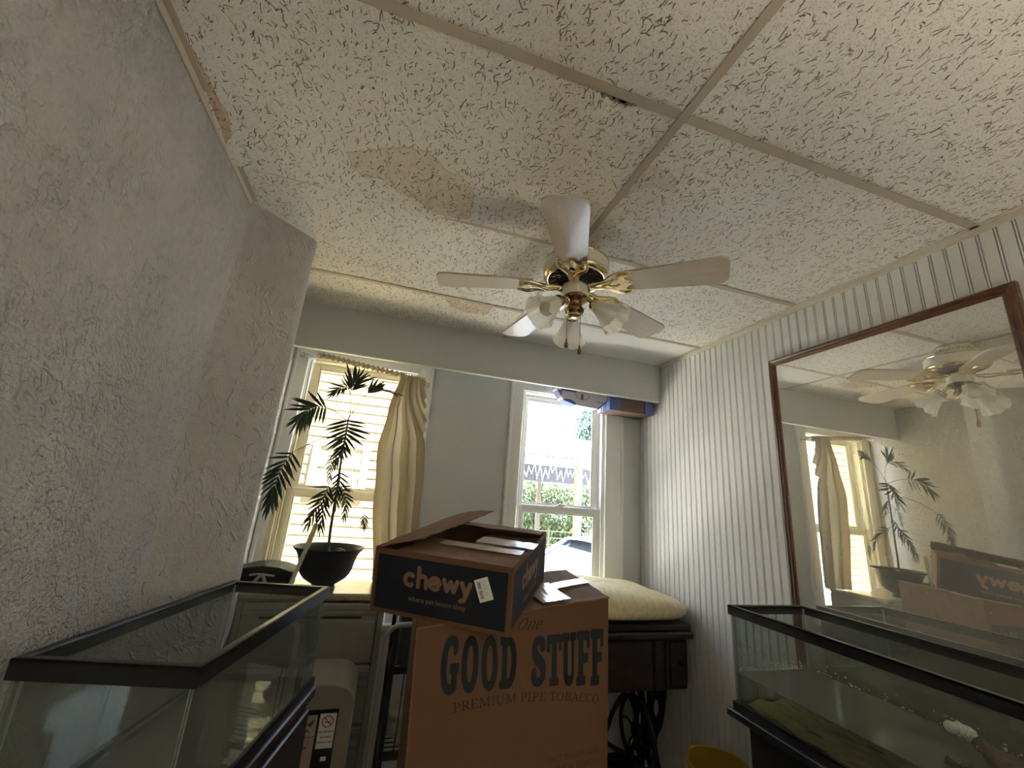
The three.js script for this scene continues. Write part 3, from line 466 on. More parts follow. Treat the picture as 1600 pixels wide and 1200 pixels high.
{
  const fan = thing('ceiling_fan', 'five bladed ceiling fan with brass fittings and frosted tulip shades', 'ceiling fan', [0.583, YC, -1.283]);
  const canopy = part('canopy', lathe([[0.0, -0.001], [0.072, -0.001], [0.075, -0.008], [0.075, -0.012], [0.066, -0.014], [0.066, -0.034], [0.075, -0.036], [0.077, -0.04], [0.07, -0.044], [0.03, -0.046]], 48), M.enamel, fan);
  part('canopy_band', merge([lathe([[0.0755, -0.006], [0.0785, -0.009], [0.0755, -0.012]], 40), lathe([[0.0765, -0.034], [0.0795, -0.038], [0.0765, -0.043]], 40), ...[...Array(22)].map((_, i) => { const a = (i / 22) * 6.283, b = a + 0.28; return sweep([[Math.cos(a) * 0.0685, -0.013, Math.sin(a) * 0.0685], [Math.cos(b) * 0.0685, -0.035, Math.sin(b) * 0.0685]], 0.0022, 5, 3); }), ...[...Array(22)].map((_, i) => { const a = (i / 22) * 6.283, b = a - 0.28; return sweep([[Math.cos(a) * 0.0685, -0.013, Math.sin(a) * 0.0685], [Math.cos(b) * 0.0685, -0.035, Math.sin(b) * 0.0685]], 0.0022, 5, 3); })]), M.brass, canopy);
  const motor = part('motor_housing', lathe([[0.03, -0.044], [0.09, -0.045], [0.112, -0.048], [0.122, -0.055], [0.124, -0.064], [0.1235, -0.098], [0.119, -0.104]], 64), M.enamel, fan);
  part('brass_line', lathe([[0.1225, -0.056], [0.126, -0.0585], [0.1265, -0.061], [0.1235, -0.0635]], 64), M.brass, motor);
  part('brass_band', lathe([[0.118, -0.103], [0.1225, -0.105], [0.1235, -0.11], [0.121, -0.116], [0.112, -0.124], [0.108, -0.126], [0.104, -0.125]], 64), M.brass, motor);
  const hole = [...Array(15)].flatMap((_, i) => { const a = (i / 15) * 6.283; return [ellipse(Math.cos(a) * 0.086, Math.sin(a) * 0.086, 0.013, 0.0085, a, 12)]; });
  const ann = new THREE.Shape(); ann.absarc(0, 0, 0.107, 0, 6.2832, false); hole.push([...Array(30)].map((_, i) => { const a = -(i / 30) * 6.2832; return [Math.cos(a) * 0.064, Math.sin(a) * 0.064]; }));
  part('pierced_plate', extrude(ann, 0.003, { curveSegments: 48, bevelEnabled: true, bevelSize: 0.001, bevelThickness: 0.001, bevelSegments: 1 }, hole).rotateX(Math.PI / 2).translate(0, -0.124, 0), M.brass, motor);
  part('motor_core', lathe([[0.001, -0.1], [0.11, -0.1], [0.11, -0.117], [0.064, -0.118], [0.062, -0.148], [0.05, -0.15], [0.001, -0.15]], 40), M.dark, motor);
  // blades
  const bl = new THREE.Shape(); bl.moveTo(0.168, -0.048); bl.lineTo(0.47, -0.066); bl.quadraticCurveTo(0.512, -0.068, 0.514, -0.03); bl.lineTo(0.514, 0.03); bl.quadraticCurveTo(0.512, 0.068, 0.47, 0.066); bl.lineTo(0.168, 0.048); bl.quadraticCurveTo(0.155, 0, 0.168, -0.048);
  const bladeG = extrude(bl, 0.005, { bevelEnabled: true, bevelSize: 0.0015, bevelThickness: 0.0015, bevelSegments: 2, curveSegments: 10 }).rotateX(-Math.PI / 2);
  const outline = new THREE.Shape(); outline.moveTo(0.055, -0.016); outline.lineTo(0.1, -0.02); outline.bezierCurveTo(0.13, -0.024, 0.14, -0.058, 0.178, -0.056); outline.lineTo(0.215, -0.05); outline.lineTo(0.215, -0.038); outline.lineTo(0.19, -0.034); outline.bezierCurveTo(0.178, -0.02, 0.2, -0.012, 0.212, -0.006); outline.lineTo(0.212, 0.006); outline.bezierCurveTo(0.2, 0.012, 0.178, 0.02, 0.19, 0.034); outline.lineTo(0.215, 0.038); outline.lineTo(0.215, 0.05); outline.lineTo(0.178, 0.056); outline.bezierCurveTo(0.14, 0.058, 0.13, 0.024, 0.1, 0.02); outline.lineTo(0.055, 0.016); outline.lineTo(0.055, -0.016);
  const ironG = extrude(outline, 0.004, { bevelEnabled: true, bevelSize: 0.0015, bevelThickness: 0.0015, bevelSegments: 2, curveSegments: 10 }, [ellipse(0.158, 0.031, 0.012, 0.011, 0.5), ellipse(0.158, -0.031, 0.012, 0.011, -0.5), ellipse(0.15, 0, 0.019, 0.011), ellipse(0.108, 0, 0.009, 0.006)]).rotateX(-Math.PI / 2);
  const ribG = merge([sweep([[0.06, -0.004, 0], [0.1, -0.012, 0], [0.14, -0.006, 0.018], [0.175, -0.006, 0.046], [0.2, -0.004, 0.044]], 0.0032, 6, 18), sweep([[0.06, -0.004, 0], [0.1, -0.012, 0], [0.14, -0.006, -0.018], [0.175, -0.006, -0.046], [0.2, -0.004, -0.044]], 0.0032, 6, 18)]);
  [43, 118.5, 193, 260, 338.5].forEach((deg) => {
    const b = part('blade', bladeG, M.blade, fan), th = THREE.MathUtils.degToRad(deg);
    b.rotation.set(-0.15, -th, -0.055, 'YZX'); b.position.y = -0.152;
    const i = part('blade_iron', merge([ironG.clone().translate(0, -0.0075, 0), ribG.clone().translate(0, -0.007, 0)]), M.brass, b);
    i.rotation.x = -0.06;
    for (const [x, z] of [[0.2, 0.044], [0.2, -0.044], [0.203, 0]]) part('screw', new THREE.SphereGeometry(0.005, 10, 6).scale(1, 0.5, 1).translate(x, -0.009, z), M.brass, b);
  });
  part('switch_housing', lathe([[0.001, -0.148], [0.047, -0.15], [0.049, -0.158], [0.049, -0.192], [0.047, -0.198], [0.001, -0.2]], 40), M.enamel, fan);
  const fitter = part('light_fitter', lathe([[0.047, -0.197], [0.05, -0.201], [0.05, -0.205], [0.042, -0.212], [0.03, -0.219], [0.026, -0.228], [0.03, -0.24], [0.036, -0.247], [0.034, -0.256], [0.022, -0.265], [0.012, -0.268], [0.001, -0.269]], 40), M.bronze, fan);
  part('finial', lathe([[0.02, -0.264], [0.03, -0.267], [0.031, -0.272], [0.026, -0.277], [0.012, -0.281], [0.001, -0.282]], 30), M.brass, fitter);
  // three tulip shades
  const flute = (u, v) => { const a = u * Math.PI * 2, t = v, r = 0.021 + 0.040 * Math.pow(t, 1.2), k = 0.085 * Math.pow(t, 1.6) * Math.sin(a * 8) + 0.03 * Math.pow(t, 3) * Math.sin(a * 3 + 1); return V(Math.cos(a) * r * (1 + k), -t * 0.115 + 0.006 * Math.pow(t, 4) * Math.sin(a * 8), Math.sin(a) * r * (1 + k)); };
  const shadeG = surf(108, 20, (u, v) => flute(u, v));
  for (const deg of [196, 318, 72]) {
    const arm = part('lamp_arm', merge([sweep([[0.025, -0.232, 0], [0.05, -0.226, 0], [0.066, -0.24, 0]], 0.008, 8, 10), lathe([[0.001, 0.012], [0.021, 0.01], [0.0245, 0.002], [0.0245, -0.014], [0.021, -0.02]], 24).rotateZ(0.84).translate(0.076, -0.25, 0)]), M.brass, fan);
    arm.rotation.y = THREE.MathUtils.degToRad(deg); arm.position.y = 0.014;
    const sh = part('lamp_shade', shadeG, M.frosted, arm); sh.position.set(0.074, -0.248, 0); sh.rotation.z = 0.84;
    part('bulb', lathe([[0.012, -0.005], [0.014, -0.026], [0.022, -0.044], [0.028, -0.062], [0.026, -0.08], [0.016, -0.092], [0.001, -0.096]], 24).rotateZ(0.84).translate(0.074, -0.248, 0), M.bulb, arm);
  }
  for (const [x, z, y0, y1] of [[-0.035, 0.018, -0.215, -0.375], [0.008, 0.036, -0.218, -0.398]]) {
    const c = part('pull_chain', merge([...Array(40)].map((_, i) => new THREE.IcosahedronGeometry(0.0021, 0).translate(x, lerp(y0, y1, i / 39), z))), M.bronze, fan);
    part('chain_fob', lathe([[0.001, 0], [0.003, -0.001], [0.004, -0.006], [0.003, -0.01], [0.006, -0.016], [0.0075, -0.026], [0.006, -0.032], [0.001, -0.034]], 16).translate(x, y1, z), M.bronze, c);
  }
}
// ---------------------------------------------------------------- materials of the things
function woodTex(base, dark, seed, w = 512, h = 512) { const o = seed * 7.3; return byteTex(w, h, (u, v) => { const g = noise(u * 5 + o, v * 50, 0) * 0.5 + noise(u * 14 + o, v * 170) * 0.35 + noise(u * 2 + o, v * 9) * 0.5, k = Math.min(1, Math.max(0, 0.5 + g)); return [lerp(dark[0], base[0], k), lerp(dark[1], base[1], k), lerp(dark[2], base[2], k)]; }); }
const oakTex = woodTex([128, 84, 50], [74, 44, 26], 1); oakTex.repeat.set(2, 2);
const walnutTex = woodTex([58, 36, 27], [30, 18, 13], 2); walnutTex.repeat.set(1.5, 1.5);
M.oak = phy({ map: oakTex, roughness: 0.35, clearcoat: 0.4, clearcoatRoughness: 0.25 });
M.walnut = phy({ map: walnutTex, roughness: 0.38, clearcoat: 0.3, clearcoatRoughness: 0.3 });
M.blackPlastic = std({ color: new THREE.Color(0.014, 0.015, 0.017), roughness: 0.32 });
M.potPlastic = std({ color: new THREE.Color(0.022, 0.024, 0.027), roughness: 0.45 });
M.tankGlass = phy({ color: new THREE.Color(0.80, 0.82, 0.80), transmission: 0.96, roughness: 0.0, ior: 1.5, thickness: 0 });
M.silicone = phy({ color: new THREE.Color(0.5, 0.56, 0.54), transmission: 0.6, roughness: 0.4, thickness: 0 });
M.iron = std({ color: new THREE.Color(0.012, 0.012, 0.013), roughness: 0.55, metalness: 0.3 });
M.paper = std({ color: new THREE.Color(0.75, 0.75, 0.72), roughness: 0.7 });
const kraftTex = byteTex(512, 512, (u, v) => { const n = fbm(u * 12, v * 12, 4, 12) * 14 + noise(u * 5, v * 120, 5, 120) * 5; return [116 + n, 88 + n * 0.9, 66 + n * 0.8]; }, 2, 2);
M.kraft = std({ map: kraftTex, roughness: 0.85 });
M.tape = phy({ color: new THREE.Color(0.72, 0.62, 0.5), transmission: 0.55, roughness: 0.3, thickness: 0, clearcoat: 0.5, clearcoatRoughness: 0.2 });

// ---------------------------------------------------------------- wall mirror
{
  const z0 = -1.432, z1 = -0.611, y0 = 0.80, y1 = E + 0.718, w = 0.036, xb = XR - 0.0005, m = thing('wall_mirror', 'large dusty mirror in a brown oak frame on the beadboard wall', 'mirror', [xb, (y0 + y1) / 2, (z0 + z1) / 2]);
  const H = (y1 - y0) / 2, L = (z1 - z0) / 2;
  const prof = [[0, 0], [0.018, 0], [0.025, 0.004], [0.027, 0.010], [0.022, 0.016], [0.024, 0.022], [0.020, 0.030], [0.012, w], [0, w]];   // (out from the wall, inwards)
  const bar = (half, name) => { // mitred bar whose outer edge runs along +-half
    const pos = [], idx = [], n = prof.length; for (const s of [-1, 1]) for (const [o, i] of prof) pos.push(-o, -i, s * (half - i));
    for (let k = 0; k < n; k++) { const a = k, b = (k + 1) % n; idx.push(a, b, n + b, a, n + b, n + a); }
    for (let k = 1; k < n - 1; k++) idx.push(0, k + 1, k, n, n + k, n + k + 1);
    const g = new THREE.BufferGeometry(); g.setAttribute('position', new THREE.Float32BufferAttribute(pos, 3)); g.setIndex(idx); const q = uvBox(g); const t = q.attributes.uv; for (let i = 0; i < t.count; i++) t.setXY(i, t.getX(i), t.getY(i)); q.computeVertexNormals(); return q;
  };
  const hb = bar(L), vb = bar(H), fr = M.oak.clone(); fr.side = THREE.DoubleSide;
  const top = part('frame', hb, fr, m); top.position.y = H;
  const bot = part('frame', hb, fr, m); bot.position.y = -H; bot.rotation.z = Math.PI; bot.scale.x = -1;
  const near = part('frame', vb, fr, m); near.position.z = L; near.rotation.x = Math.PI / 2;
  const far = part('frame', vb, fr, m); far.position.z = -L; far.rotation.x = -Math.PI / 2;
  const dust = byteTex(1024, 1024, (u, v) => { const s = Math.min(1, Math.max(0, 0.5 + 0.45 * fbm(u * 5, v * 4, 4, 0))), f = Math.max(0, noise(u * 190, v * 190) - 0.5) * 0.9, d = Math.min(1, 0.30 + 0.12 * s + f * 0.5); return [255 * d, 255 * 0.018, 255 * (1 - 0.55 * d)]; }, 1, 1, false);
  part('looking_glass', (() => { const g = cbox(0.006, 2 * H - 0.05, 2 * L - 0.05, 0.001); const p = g.attributes.position, t = g.attributes.uv; for (let i = 0; i < p.count; i++) t.setXY(i, p.getZ(i) / (2 * L) + 0.5, p.getY(i) / (2 * H) + 0.5); return g.translate(-0.012, 0, 0); })(), std({ color: new THREE.Color(0.97, 0.96, 0.88), metalness: 1, metalnessMap: dust, roughness: 1, roughnessMap: dust }), m);
}

// ---------------------------------------------------------------- aquariums
function ring(w, l, h, t, lip) { // band of height h round w x l with an inward lip on top
  const s = new THREE.Shape([[-w / 2, -l / 2], [w / 2, -l / 2], [w / 2, l / 2], [-w / 2, l / 2]].map((q) => new THREE.Vector2(...q)));
  const hole = (d) => [[-w / 2 + d, -l / 2 + d], [-w / 2 + d, l / 2 - d], [w / 2 - d, l / 2 - d], [w / 2 - d, -l / 2 + d]];
  const s2 = s.clone(); const a = extrude(s, h, { bevelEnabled: true, bevelSize: 0.0012, bevelThickness: 0.0012, bevelSegments: 2 }, [hole(t)]).rotateX(-Math.PI / 2), b = extrude(s2, 0.004, { bevelEnabled: true, bevelSize: 0.0012, bevelThickness: 0.0012, bevelSegments: 2 }, [hole(lip)]).rotateX(-Math.PI / 2).translate(0, h - 0.004, 0);
  return merge([a, b]);
}
function aquarium(label, pos, ry, w, l, h) {
  const t = thing('aquarium', label, 'aquarium', pos, ry, 'glass aquariums'), g = 0.006;
  part('bottom_rim', ring(w, l, 0.024, 0.004, 0.012), M.blackPlastic, t);
  part('bottom_pane', boxAt(-w / 2 + 0.005, w / 2 - 0.005, 0.012, 0.018, -l / 2 + 0.005, l / 2 - 0.005), M.tankGlass, t);
  const y0 = 0.018, y1 = h - 0.008, W = w / 2 - 0.005, L = l / 2 - 0.005;
  for (const s of [-1, 1]) { part('glass_pane', boxAt(s > 0 ? W - g : -W, s > 0 ? W : -W + g, y0, y1, -L, L, 0.001), M.tankGlass, t); part('glass_pane', boxAt(-W + g, W - g, y0, y1, s > 0 ? L - g : -L, s > 0 ? L : -L + g, 0.001), M.tankGlass, t); }
  for (const [a, b] of [[1, 1], [1, -1], [-1, 1], [-1, -1]]) part('silicone_seam', boxAt(a > 0 ? W - g - 0.006 : -W + g, a > 0 ? W - g : -W + g + 0.006, y0, y1, b > 0 ? L - g - 0.006 : -L + g, b > 0 ? L - g : -L + g + 0.006, 0.002), M.silicone, t);
  part('top_rim', ring(w, l, 0.029, 0.004, 0.016).translate(0, h - 0.029, 0), M.blackPlastic, t);
  return t;
}
aquarium('empty glass aquarium with black rim beside the plaster wall', [-0.3186, 0.80, -1.2368], -0.212, 0.294, 0.635, 0.27);
{
  const s = thing('aquarium_stand', 'dark brown wooden stand under the empty aquarium by the plaster wall', 'stand', [-0.3186, 0, -1.2368], -0.212, 'aquarium stands');
  part('top', boxAt(-0.155, 0.155, 0.77, 0.80, -0.326, 0.326, 0.004), M.walnut, s);
  part('body', boxAt(-0.14, 0.14, 0.04, 0.77, -0.31, 0.31, 0.004), M.walnut, s); part('plinth', boxAt(-0.15, 0.15, 0, 0.05, -0.325, 0.325, 0.004), M.walnut, s);
  for (const k of [-1, 1]) { const d = part('door', boxAt(0.14, 0.153, 0.08, 0.75, k > 0 ? 0.008 : -0.305, k > 0 ? 0.305 : -0.008, 0.004), M.walnut, s); part('knob', new THREE.SphereGeometry(0.012, 14, 10).translate(0.163, 0.45, k * 0.035), M.brass, d); }
}
{
  const W = 0.356, L = 1.22, H = 0.325, px = 1.453, pz = -1.36 + 0.61, t = aquarium('long aquarium part filled with green water in front of the mirror', [px, 0.738, pz], 0, W, L, H);
  const yw = E - 0.53 - 0.738, algae = byteTex(256, 256, (u, v) => { const n = fbm(u * 9, v * 9, 4, 9) * 60; return [196 + n, 190 + n, 108 + n * 0.7]; }, 2, 2);
  part('sediment', surf(60, 24, (u, v) => V(lerp(-0.16, 0.16, v), 0.0185 + 0.012 * (0.5 + noise(u * 12, v * 6)) , lerp(-0.592, 0.592, u))), std({ map: algae, roughness: 0.9, side: THREE.DoubleSide }), t);
  part('water', boxAt(-W / 2 + 0.0115, W / 2 - 0.0115, 0.0185, yw, -L / 2 + 0.0115, L / 2 - 0.0115, 0.0005), phy({ color: new THREE.Color(0.80, 0.82, 0.64), transmission: 0.94, roughness: 0.03, ior: 1.33, thickness: 0 }), t);
  part('surface_film', boxAt(-W / 2 + 0.012, W / 2 - 0.012, yw + 0.0004, yw + 0.001, -L / 2 + 0.012, L / 2 - 0.012, 0.0001), phy({ color: new THREE.Color(0.20, 0.215, 0.18), roughness: 0.08, transmission: 0.35, ior: 1.33, thickness: 0 }), t);
  // lime crust where the water used to stand
  const r = rng(71), crust = []; for (let i = 0; i < 420; i++) { const a = r(), y = yw + 0.004 + Math.pow(r(), 3) * 0.03, s = 0.0012 + r() * 0.003; if (a < 0.72) crust.push(new THREE.IcosahedronGeometry(s, 0).scale(1, 0.6, 0.3).translate(-0.16 + r() * 0.32, y, -L / 2 + 0.0118)); else crust.push(new THREE.IcosahedronGeometry(s, 0).scale(0.3, 0.6, 1).translate(W / 2 - 0.0118, y, -0.59 + r() * 1.15)); }
  const c = part('lime_crust', merge(crust), std({ color: new THREE.Color(0.7, 0.72, 0.7), roughness: 0.9 }), t); c.userData.kind = 'stuff';
  const st = thing('aquarium_stand', 'black cabinet stand under the green water aquarium', 'stand', [px, 0, pz], 0, 'aquarium stands');
  part('top', boxAt(-W / 2 - 0.014, W / 2 + 0.014, 0.714, 0.738, -L / 2 - 0.02, L / 2 + 0.02, 0.003), M.blackPlastic, st);
  part('body', boxAt(-W / 2 + 0.03, W / 2, 0.03, 0.714, -L / 2 + 0.03, L / 2 - 0.03, 0.004), M.blackPlastic, st); part('plinth', boxAt(-W / 2 + 0.04, W / 2, 0, 0.03, -L / 2 + 0.04, L / 2 - 0.04, 0.002), M.blackPlastic, st);
  for (const k of [-1, 0, 1]) { const d = part('door', boxAt(-W / 2 + 0.016, -W / 2 + 0.03, 0.06, 0.70, k * 0.38 - 0.186, k * 0.38 + 0.186, 0.003), M.blackPlastic, st); part('knob', new THREE.SphereGeometry(0.012, 14, 10).translate(-W / 2 + 0.006, 0.42, k * 0.38 + 0.15), M.blackPlastic, d); }
  // wood and pump in the tank
  const y0 = 0.738 + 0.03;
  const branch = (pts, r0, r1, seed) => { const g = sweep(pts, (u) => lerp(r0, r1, u) * (1 + 0.35 * noise(u * 9 + seed, seed)), 12, 40), p = g.attributes.position, n = g.attributes.normal; for (let i = 0; i < p.count; i++) { const k = 0.005 * noise(p.getX(i) * 90 + p.getZ(i) * 60, p.getY(i) * 90 + seed); p.setXYZ(i, p.getX(i) + n.getX(i) * k, p.getY(i) + n.getY(i) * k, p.getZ(i) + n.getZ(i) * k); } g.computeVertexNormals(); return g; };
  const dw = thing('driftwood', 'knotty brown driftwood with a chalk white tip in the green aquarium', 'driftwood', [1.49, y0, -0.72]);
  const wood = std({ map: woodTex([112, 86, 62], [58, 40, 26], 5, 256, 256), roughness: 0.85 });
  part('trunk', branch([[0.0, 0.02, 0.14], [-0.01, 0.055, 0.05], [0.0, 0.085, -0.03], [0.02, 0.115, -0.10]], 0.036, 0.017, 2), wood, dw);
  part('branch', branch([[0.0, 0.05, 0.05], [0.05, 0.075, 0.04], [0.10, 0.072, 0.07]], 0.028, 0.016, 7), wood, dw);
  part('white_tip', merge([branch([[0.013, 0.108, -0.085], [0.022, 0.124, -0.118], [0.004, 0.132, -0.135]], 0.012, 0.014, 4), new THREE.IcosahedronGeometry(0.014, 2).translate(-0.004, 0.131, -0.138), new THREE.IcosahedronGeometry(0.016, 2).scale(1, 0.8, 1).translate(0.03, 0.126, -0.125), branch([[0.014, 0.115, -0.10], [0.004, 0.095, -0.05], [-0.004, 0.075, 0.0]], 0.007, 0.003, 9)]), M.paper, dw);
  const pm = thing('filter_pump', 'small black filter pump lying beside the driftwood in the aquarium', 'pump', [1.42, y0, -0.755], 0.5);
  part('body', merge([cbox(0.05, 0.05, 0.12, 0.01).rotateX(0.45).translate(0, 0.05, 0)]), M.blackPlastic, pm);
  part('grille', merge([...Array(6)].map((_, i) => cbox(0.052, 0.003, 0.004, 0.001).rotateX(0.45).translate(0, 0.062 - i * 0.004 + 0.012, -0.03 + i * 0.012))), M.blackPlastic, pm); part('nozzle', lathe([[0.001, 0], [0.012, 0], [0.012, 0.03], [0.008, 0.03]], 16).rotateX(-1.1).translate(0, 0.075, -0.05), M.blackPlastic, pm);
}

// ---------------------------------------------------------------- printed cartons
function slab(nu, nv, f, th, uvf) { // sheet from f(u,v) thickened to the back of its own normal, edges closed
  const a = surf(nu, nv, f, uvf), n = a.attributes.normal, p = a.attributes.position, b = a.clone(), q = b.attributes.position;
  for (let i = 0; i < p.count; i++) q.setXYZ(i, p.getX(i) - n.getX(i) * th, p.getY(i) - n.getY(i) * th, p.getZ(i) - n.getZ(i) * th);
  const ix = b.index.array; for (let i = 0; i < ix.length; i += 3) { const t = ix[i]; ix[i] = ix[i + 1]; ix[i + 1] = t; } b.computeVertexNormals();
  const pos = [], uv = [], U = a.attributes.uv, at = (i, j) => j * (nu + 1) + i, edge = (k, m) => { const g = (A, z) => [A.getX(z), A.getY(z), A.getZ(z)]; pos.push(...g(p, k), ...g(q, k), ...g(q, m), ...g(p, k), ...g(q, m), ...g(p, m)); for (const z of [k, k, m, k, m, m]) uv.push(U.getX(z), U.getY(z)); };
  for (let i = 0; i < nu; i++) { edge(at(i, 0), at(i + 1, 0)); edge(at(i + 1, nv), at(i, nv)); } for (let j = 0; j < nv; j++) { edge(at(0, j + 1), at(0, j)); edge(at(nu, j), at(nu, j + 1)); }
  const e = new THREE.BufferGeometry(); e.setAttribute('position', new THREE.Float32BufferAttribute(pos, 3)); e.setAttribute('uv', new THREE.Float32BufferAttribute(uv, 2)); e.computeVertexNormals();
  return merge([a, b, e]);
}
const bil = (a, b, c, d, u, v) => a.clone().lerp(b, u).lerp(d.clone().lerp(c, u), v);
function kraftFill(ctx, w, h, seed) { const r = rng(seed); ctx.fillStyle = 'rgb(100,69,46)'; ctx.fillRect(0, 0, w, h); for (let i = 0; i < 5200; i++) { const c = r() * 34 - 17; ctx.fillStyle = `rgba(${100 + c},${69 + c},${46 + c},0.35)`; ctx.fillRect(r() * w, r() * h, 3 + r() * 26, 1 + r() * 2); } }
{ // tall brown carton
  const fl = V(0.14, 1.035, -1.22), fr = V(0.745, 1.096, -1.295), br = V(0.743, 1.122, -1.612), bl = V(0.165, 1.062, -1.60), W = 0.61, HT = 1.1;
  const ffl = V(0.185, 0, -1.215), ffr = V(0.752, 0, -1.295), fbr = V(0.748, 0, -1.612), fbl = V(0.185, 0, -1.60);
  const g = thing('carton', 'large brown pipe tobacco carton', 'box', [0.46, 0, -1.43]);
  g.userData.label = 'large brown pipe tobacco carton under the navy printed box';
  const o = V(0.46, 0, -1.43), rel = (v) => v.clone().sub(o), ink = 'rgb(27,34,36)';
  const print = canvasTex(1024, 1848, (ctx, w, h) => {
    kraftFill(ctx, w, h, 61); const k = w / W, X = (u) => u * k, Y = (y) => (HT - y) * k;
    const letter = (ch, x0, x1, y0, y1, font) => { ctx.save(); ctx.font = font + ' 200px serif'; const m = ctx.measureText(ch), cap = 146; ctx.translate(X(x0), Y(y0)); ctx.scale((X(x1) - X(x0)) / m.width, (Y(y0) - Y(y1)) / cap); ctx.fillText(ch, 0, 0); ctx.strokeText(ch, 0, 0); ctx.restore(); };
    ctx.fillStyle = ink; ctx.strokeStyle = ink; ctx.lineWidth = 16; ctx.lineJoin = 'round';
    'GOOD'.split('').forEach((c, i) => letter(c, 0.072 + i * 0.0565, 0.072 + (i + 1) * 0.0565 - 0.006, 0.884, 1.008 - i * 0.003, 'bold'));
    'STUFF'.split('').forEach((c, i) => letter(c, 0.338 + i * 0.0515, 0.338 + (i + 1) * 0.0515 - 0.004, 0.882 - i * 0.004, 0.996 + i * 0.002, 'bold'));
    ctx.lineWidth = 2; ctx.fillStyle = 'rgb(48,31,22)'; ctx.strokeStyle = 'rgb(48,31,22)';
    const arc = (text, x0, x1, y0, y1, cap, bow) => { ctx.save(); ctx.font = '200px serif'; const s = (cap * k) / 146, tot = ctx.measureText(text).width * s, sx = (X(x1) - X(x0)) / tot; let x = X(x0); for (const c of text) { const w0 = ctx.measureText(c).width * s * sx, t = (x + w0 / 2 - X(x0)) / (X(x1) - X(x0)), y = lerp(y0, y1, t) + bow * 4 * t * (1 - t), sl = (y1 - y0) / (x1 - x0) + (bow * 4 * (1 - 2 * t)) / (x1 - x0); ctx.save(); ctx.translate(x, Y(y)); ctx.rotate(-Math.atan(sl)); ctx.scale(s * sx, s); ctx.fillText(c, 0, 0); ctx.restore(); x += w0; } ctx.restore(); };
    arc('PREMIUM PIPE TOBACCO', 0.112, 0.575, 0.834, 0.812, 0.022, 0.018);
    ctx.save(); ctx.translate(X(0.285), Y(1.018)); ctx.transform(1, 0, -0.35, 1, 0, 0); ctx.font = 'italic 70px serif'; ctx.fillText('One', 0, 0); ctx.restore();
    ctx.fillStyle = 'rgb(58,37,26)'; ctx.font = '30px serif'; ctx.fillText('24 CT MASTER CASE', X(0.40), Y(0.690)); ctx.fillText('PREMIUM TOBACCO', X(0.40), Y(0.664));
  });
  const face = (a, b, c, d, seed, bulge) => slab(24, 24, (u, v) => { const q = bil(a, b, c, d, u, v), n = V().crossVectors(b.clone().sub(a), d.clone().sub(a)).normalize(); return rel(q).addScaledVector(n, bulge * Math.sin(u * Math.PI) * Math.sin(v * Math.PI) + 0.004 * noise(u * 4 + seed, v * 5) * Math.sin(u * Math.PI)); }, 0.005, (u, v, q) => [u, (q.y) / HT]);
  const printed = std({ map: print, roughness: 0.8 }); print.wrapS = print.wrapT = THREE.ClampToEdgeWrapping;
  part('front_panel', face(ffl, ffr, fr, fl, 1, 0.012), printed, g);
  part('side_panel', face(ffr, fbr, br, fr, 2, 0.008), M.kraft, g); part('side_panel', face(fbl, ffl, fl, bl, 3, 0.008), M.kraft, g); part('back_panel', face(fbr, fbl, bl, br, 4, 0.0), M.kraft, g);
  const lid = (u0, u1, v0, v1, lift, seed) => slab(28, 12, (u, v) => { const U = lerp(u0, u1, u), Vv = lerp(v0, v1, v), q = bil(fl, fr, br, bl, U, Vv); q.y += lift - 0.014 * Math.sin(U * Math.PI) * Math.sin(Vv * Math.PI) * (U < 0.8 ? 1 : 0.6) + 0.004 * noise(U * 7 + seed, Vv * 5); return rel(q); }, 0.004, (u, v, q) => [q.x, q.z]);
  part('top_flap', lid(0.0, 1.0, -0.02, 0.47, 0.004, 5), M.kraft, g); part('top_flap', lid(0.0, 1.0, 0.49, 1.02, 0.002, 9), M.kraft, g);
  const strip = (u0, u1, v0, v1, lift) => slab(16, 4, (u, v) => { const U = lerp(u0, u1, u), Vv = lerp(v0, v1, v), q = bil(fl, fr, br, bl, U, Vv); q.y += lift - 0.014 * Math.sin(U * Math.PI) * Math.sin(Vv * Math.PI) * (U < 0.8 ? 1 : 0.6) + 0.002 * noise(U * 40, Vv * 30); return rel(q); }, 0.0006);
  part('packing_tape', strip(0.55, 1.0, 0.4, 0.58, 0.0105), M.tape, g);
  part('packing_tape', strip(0.62, 0.78, 0.03, 0.62, 0.0125), M.tape, g);
}
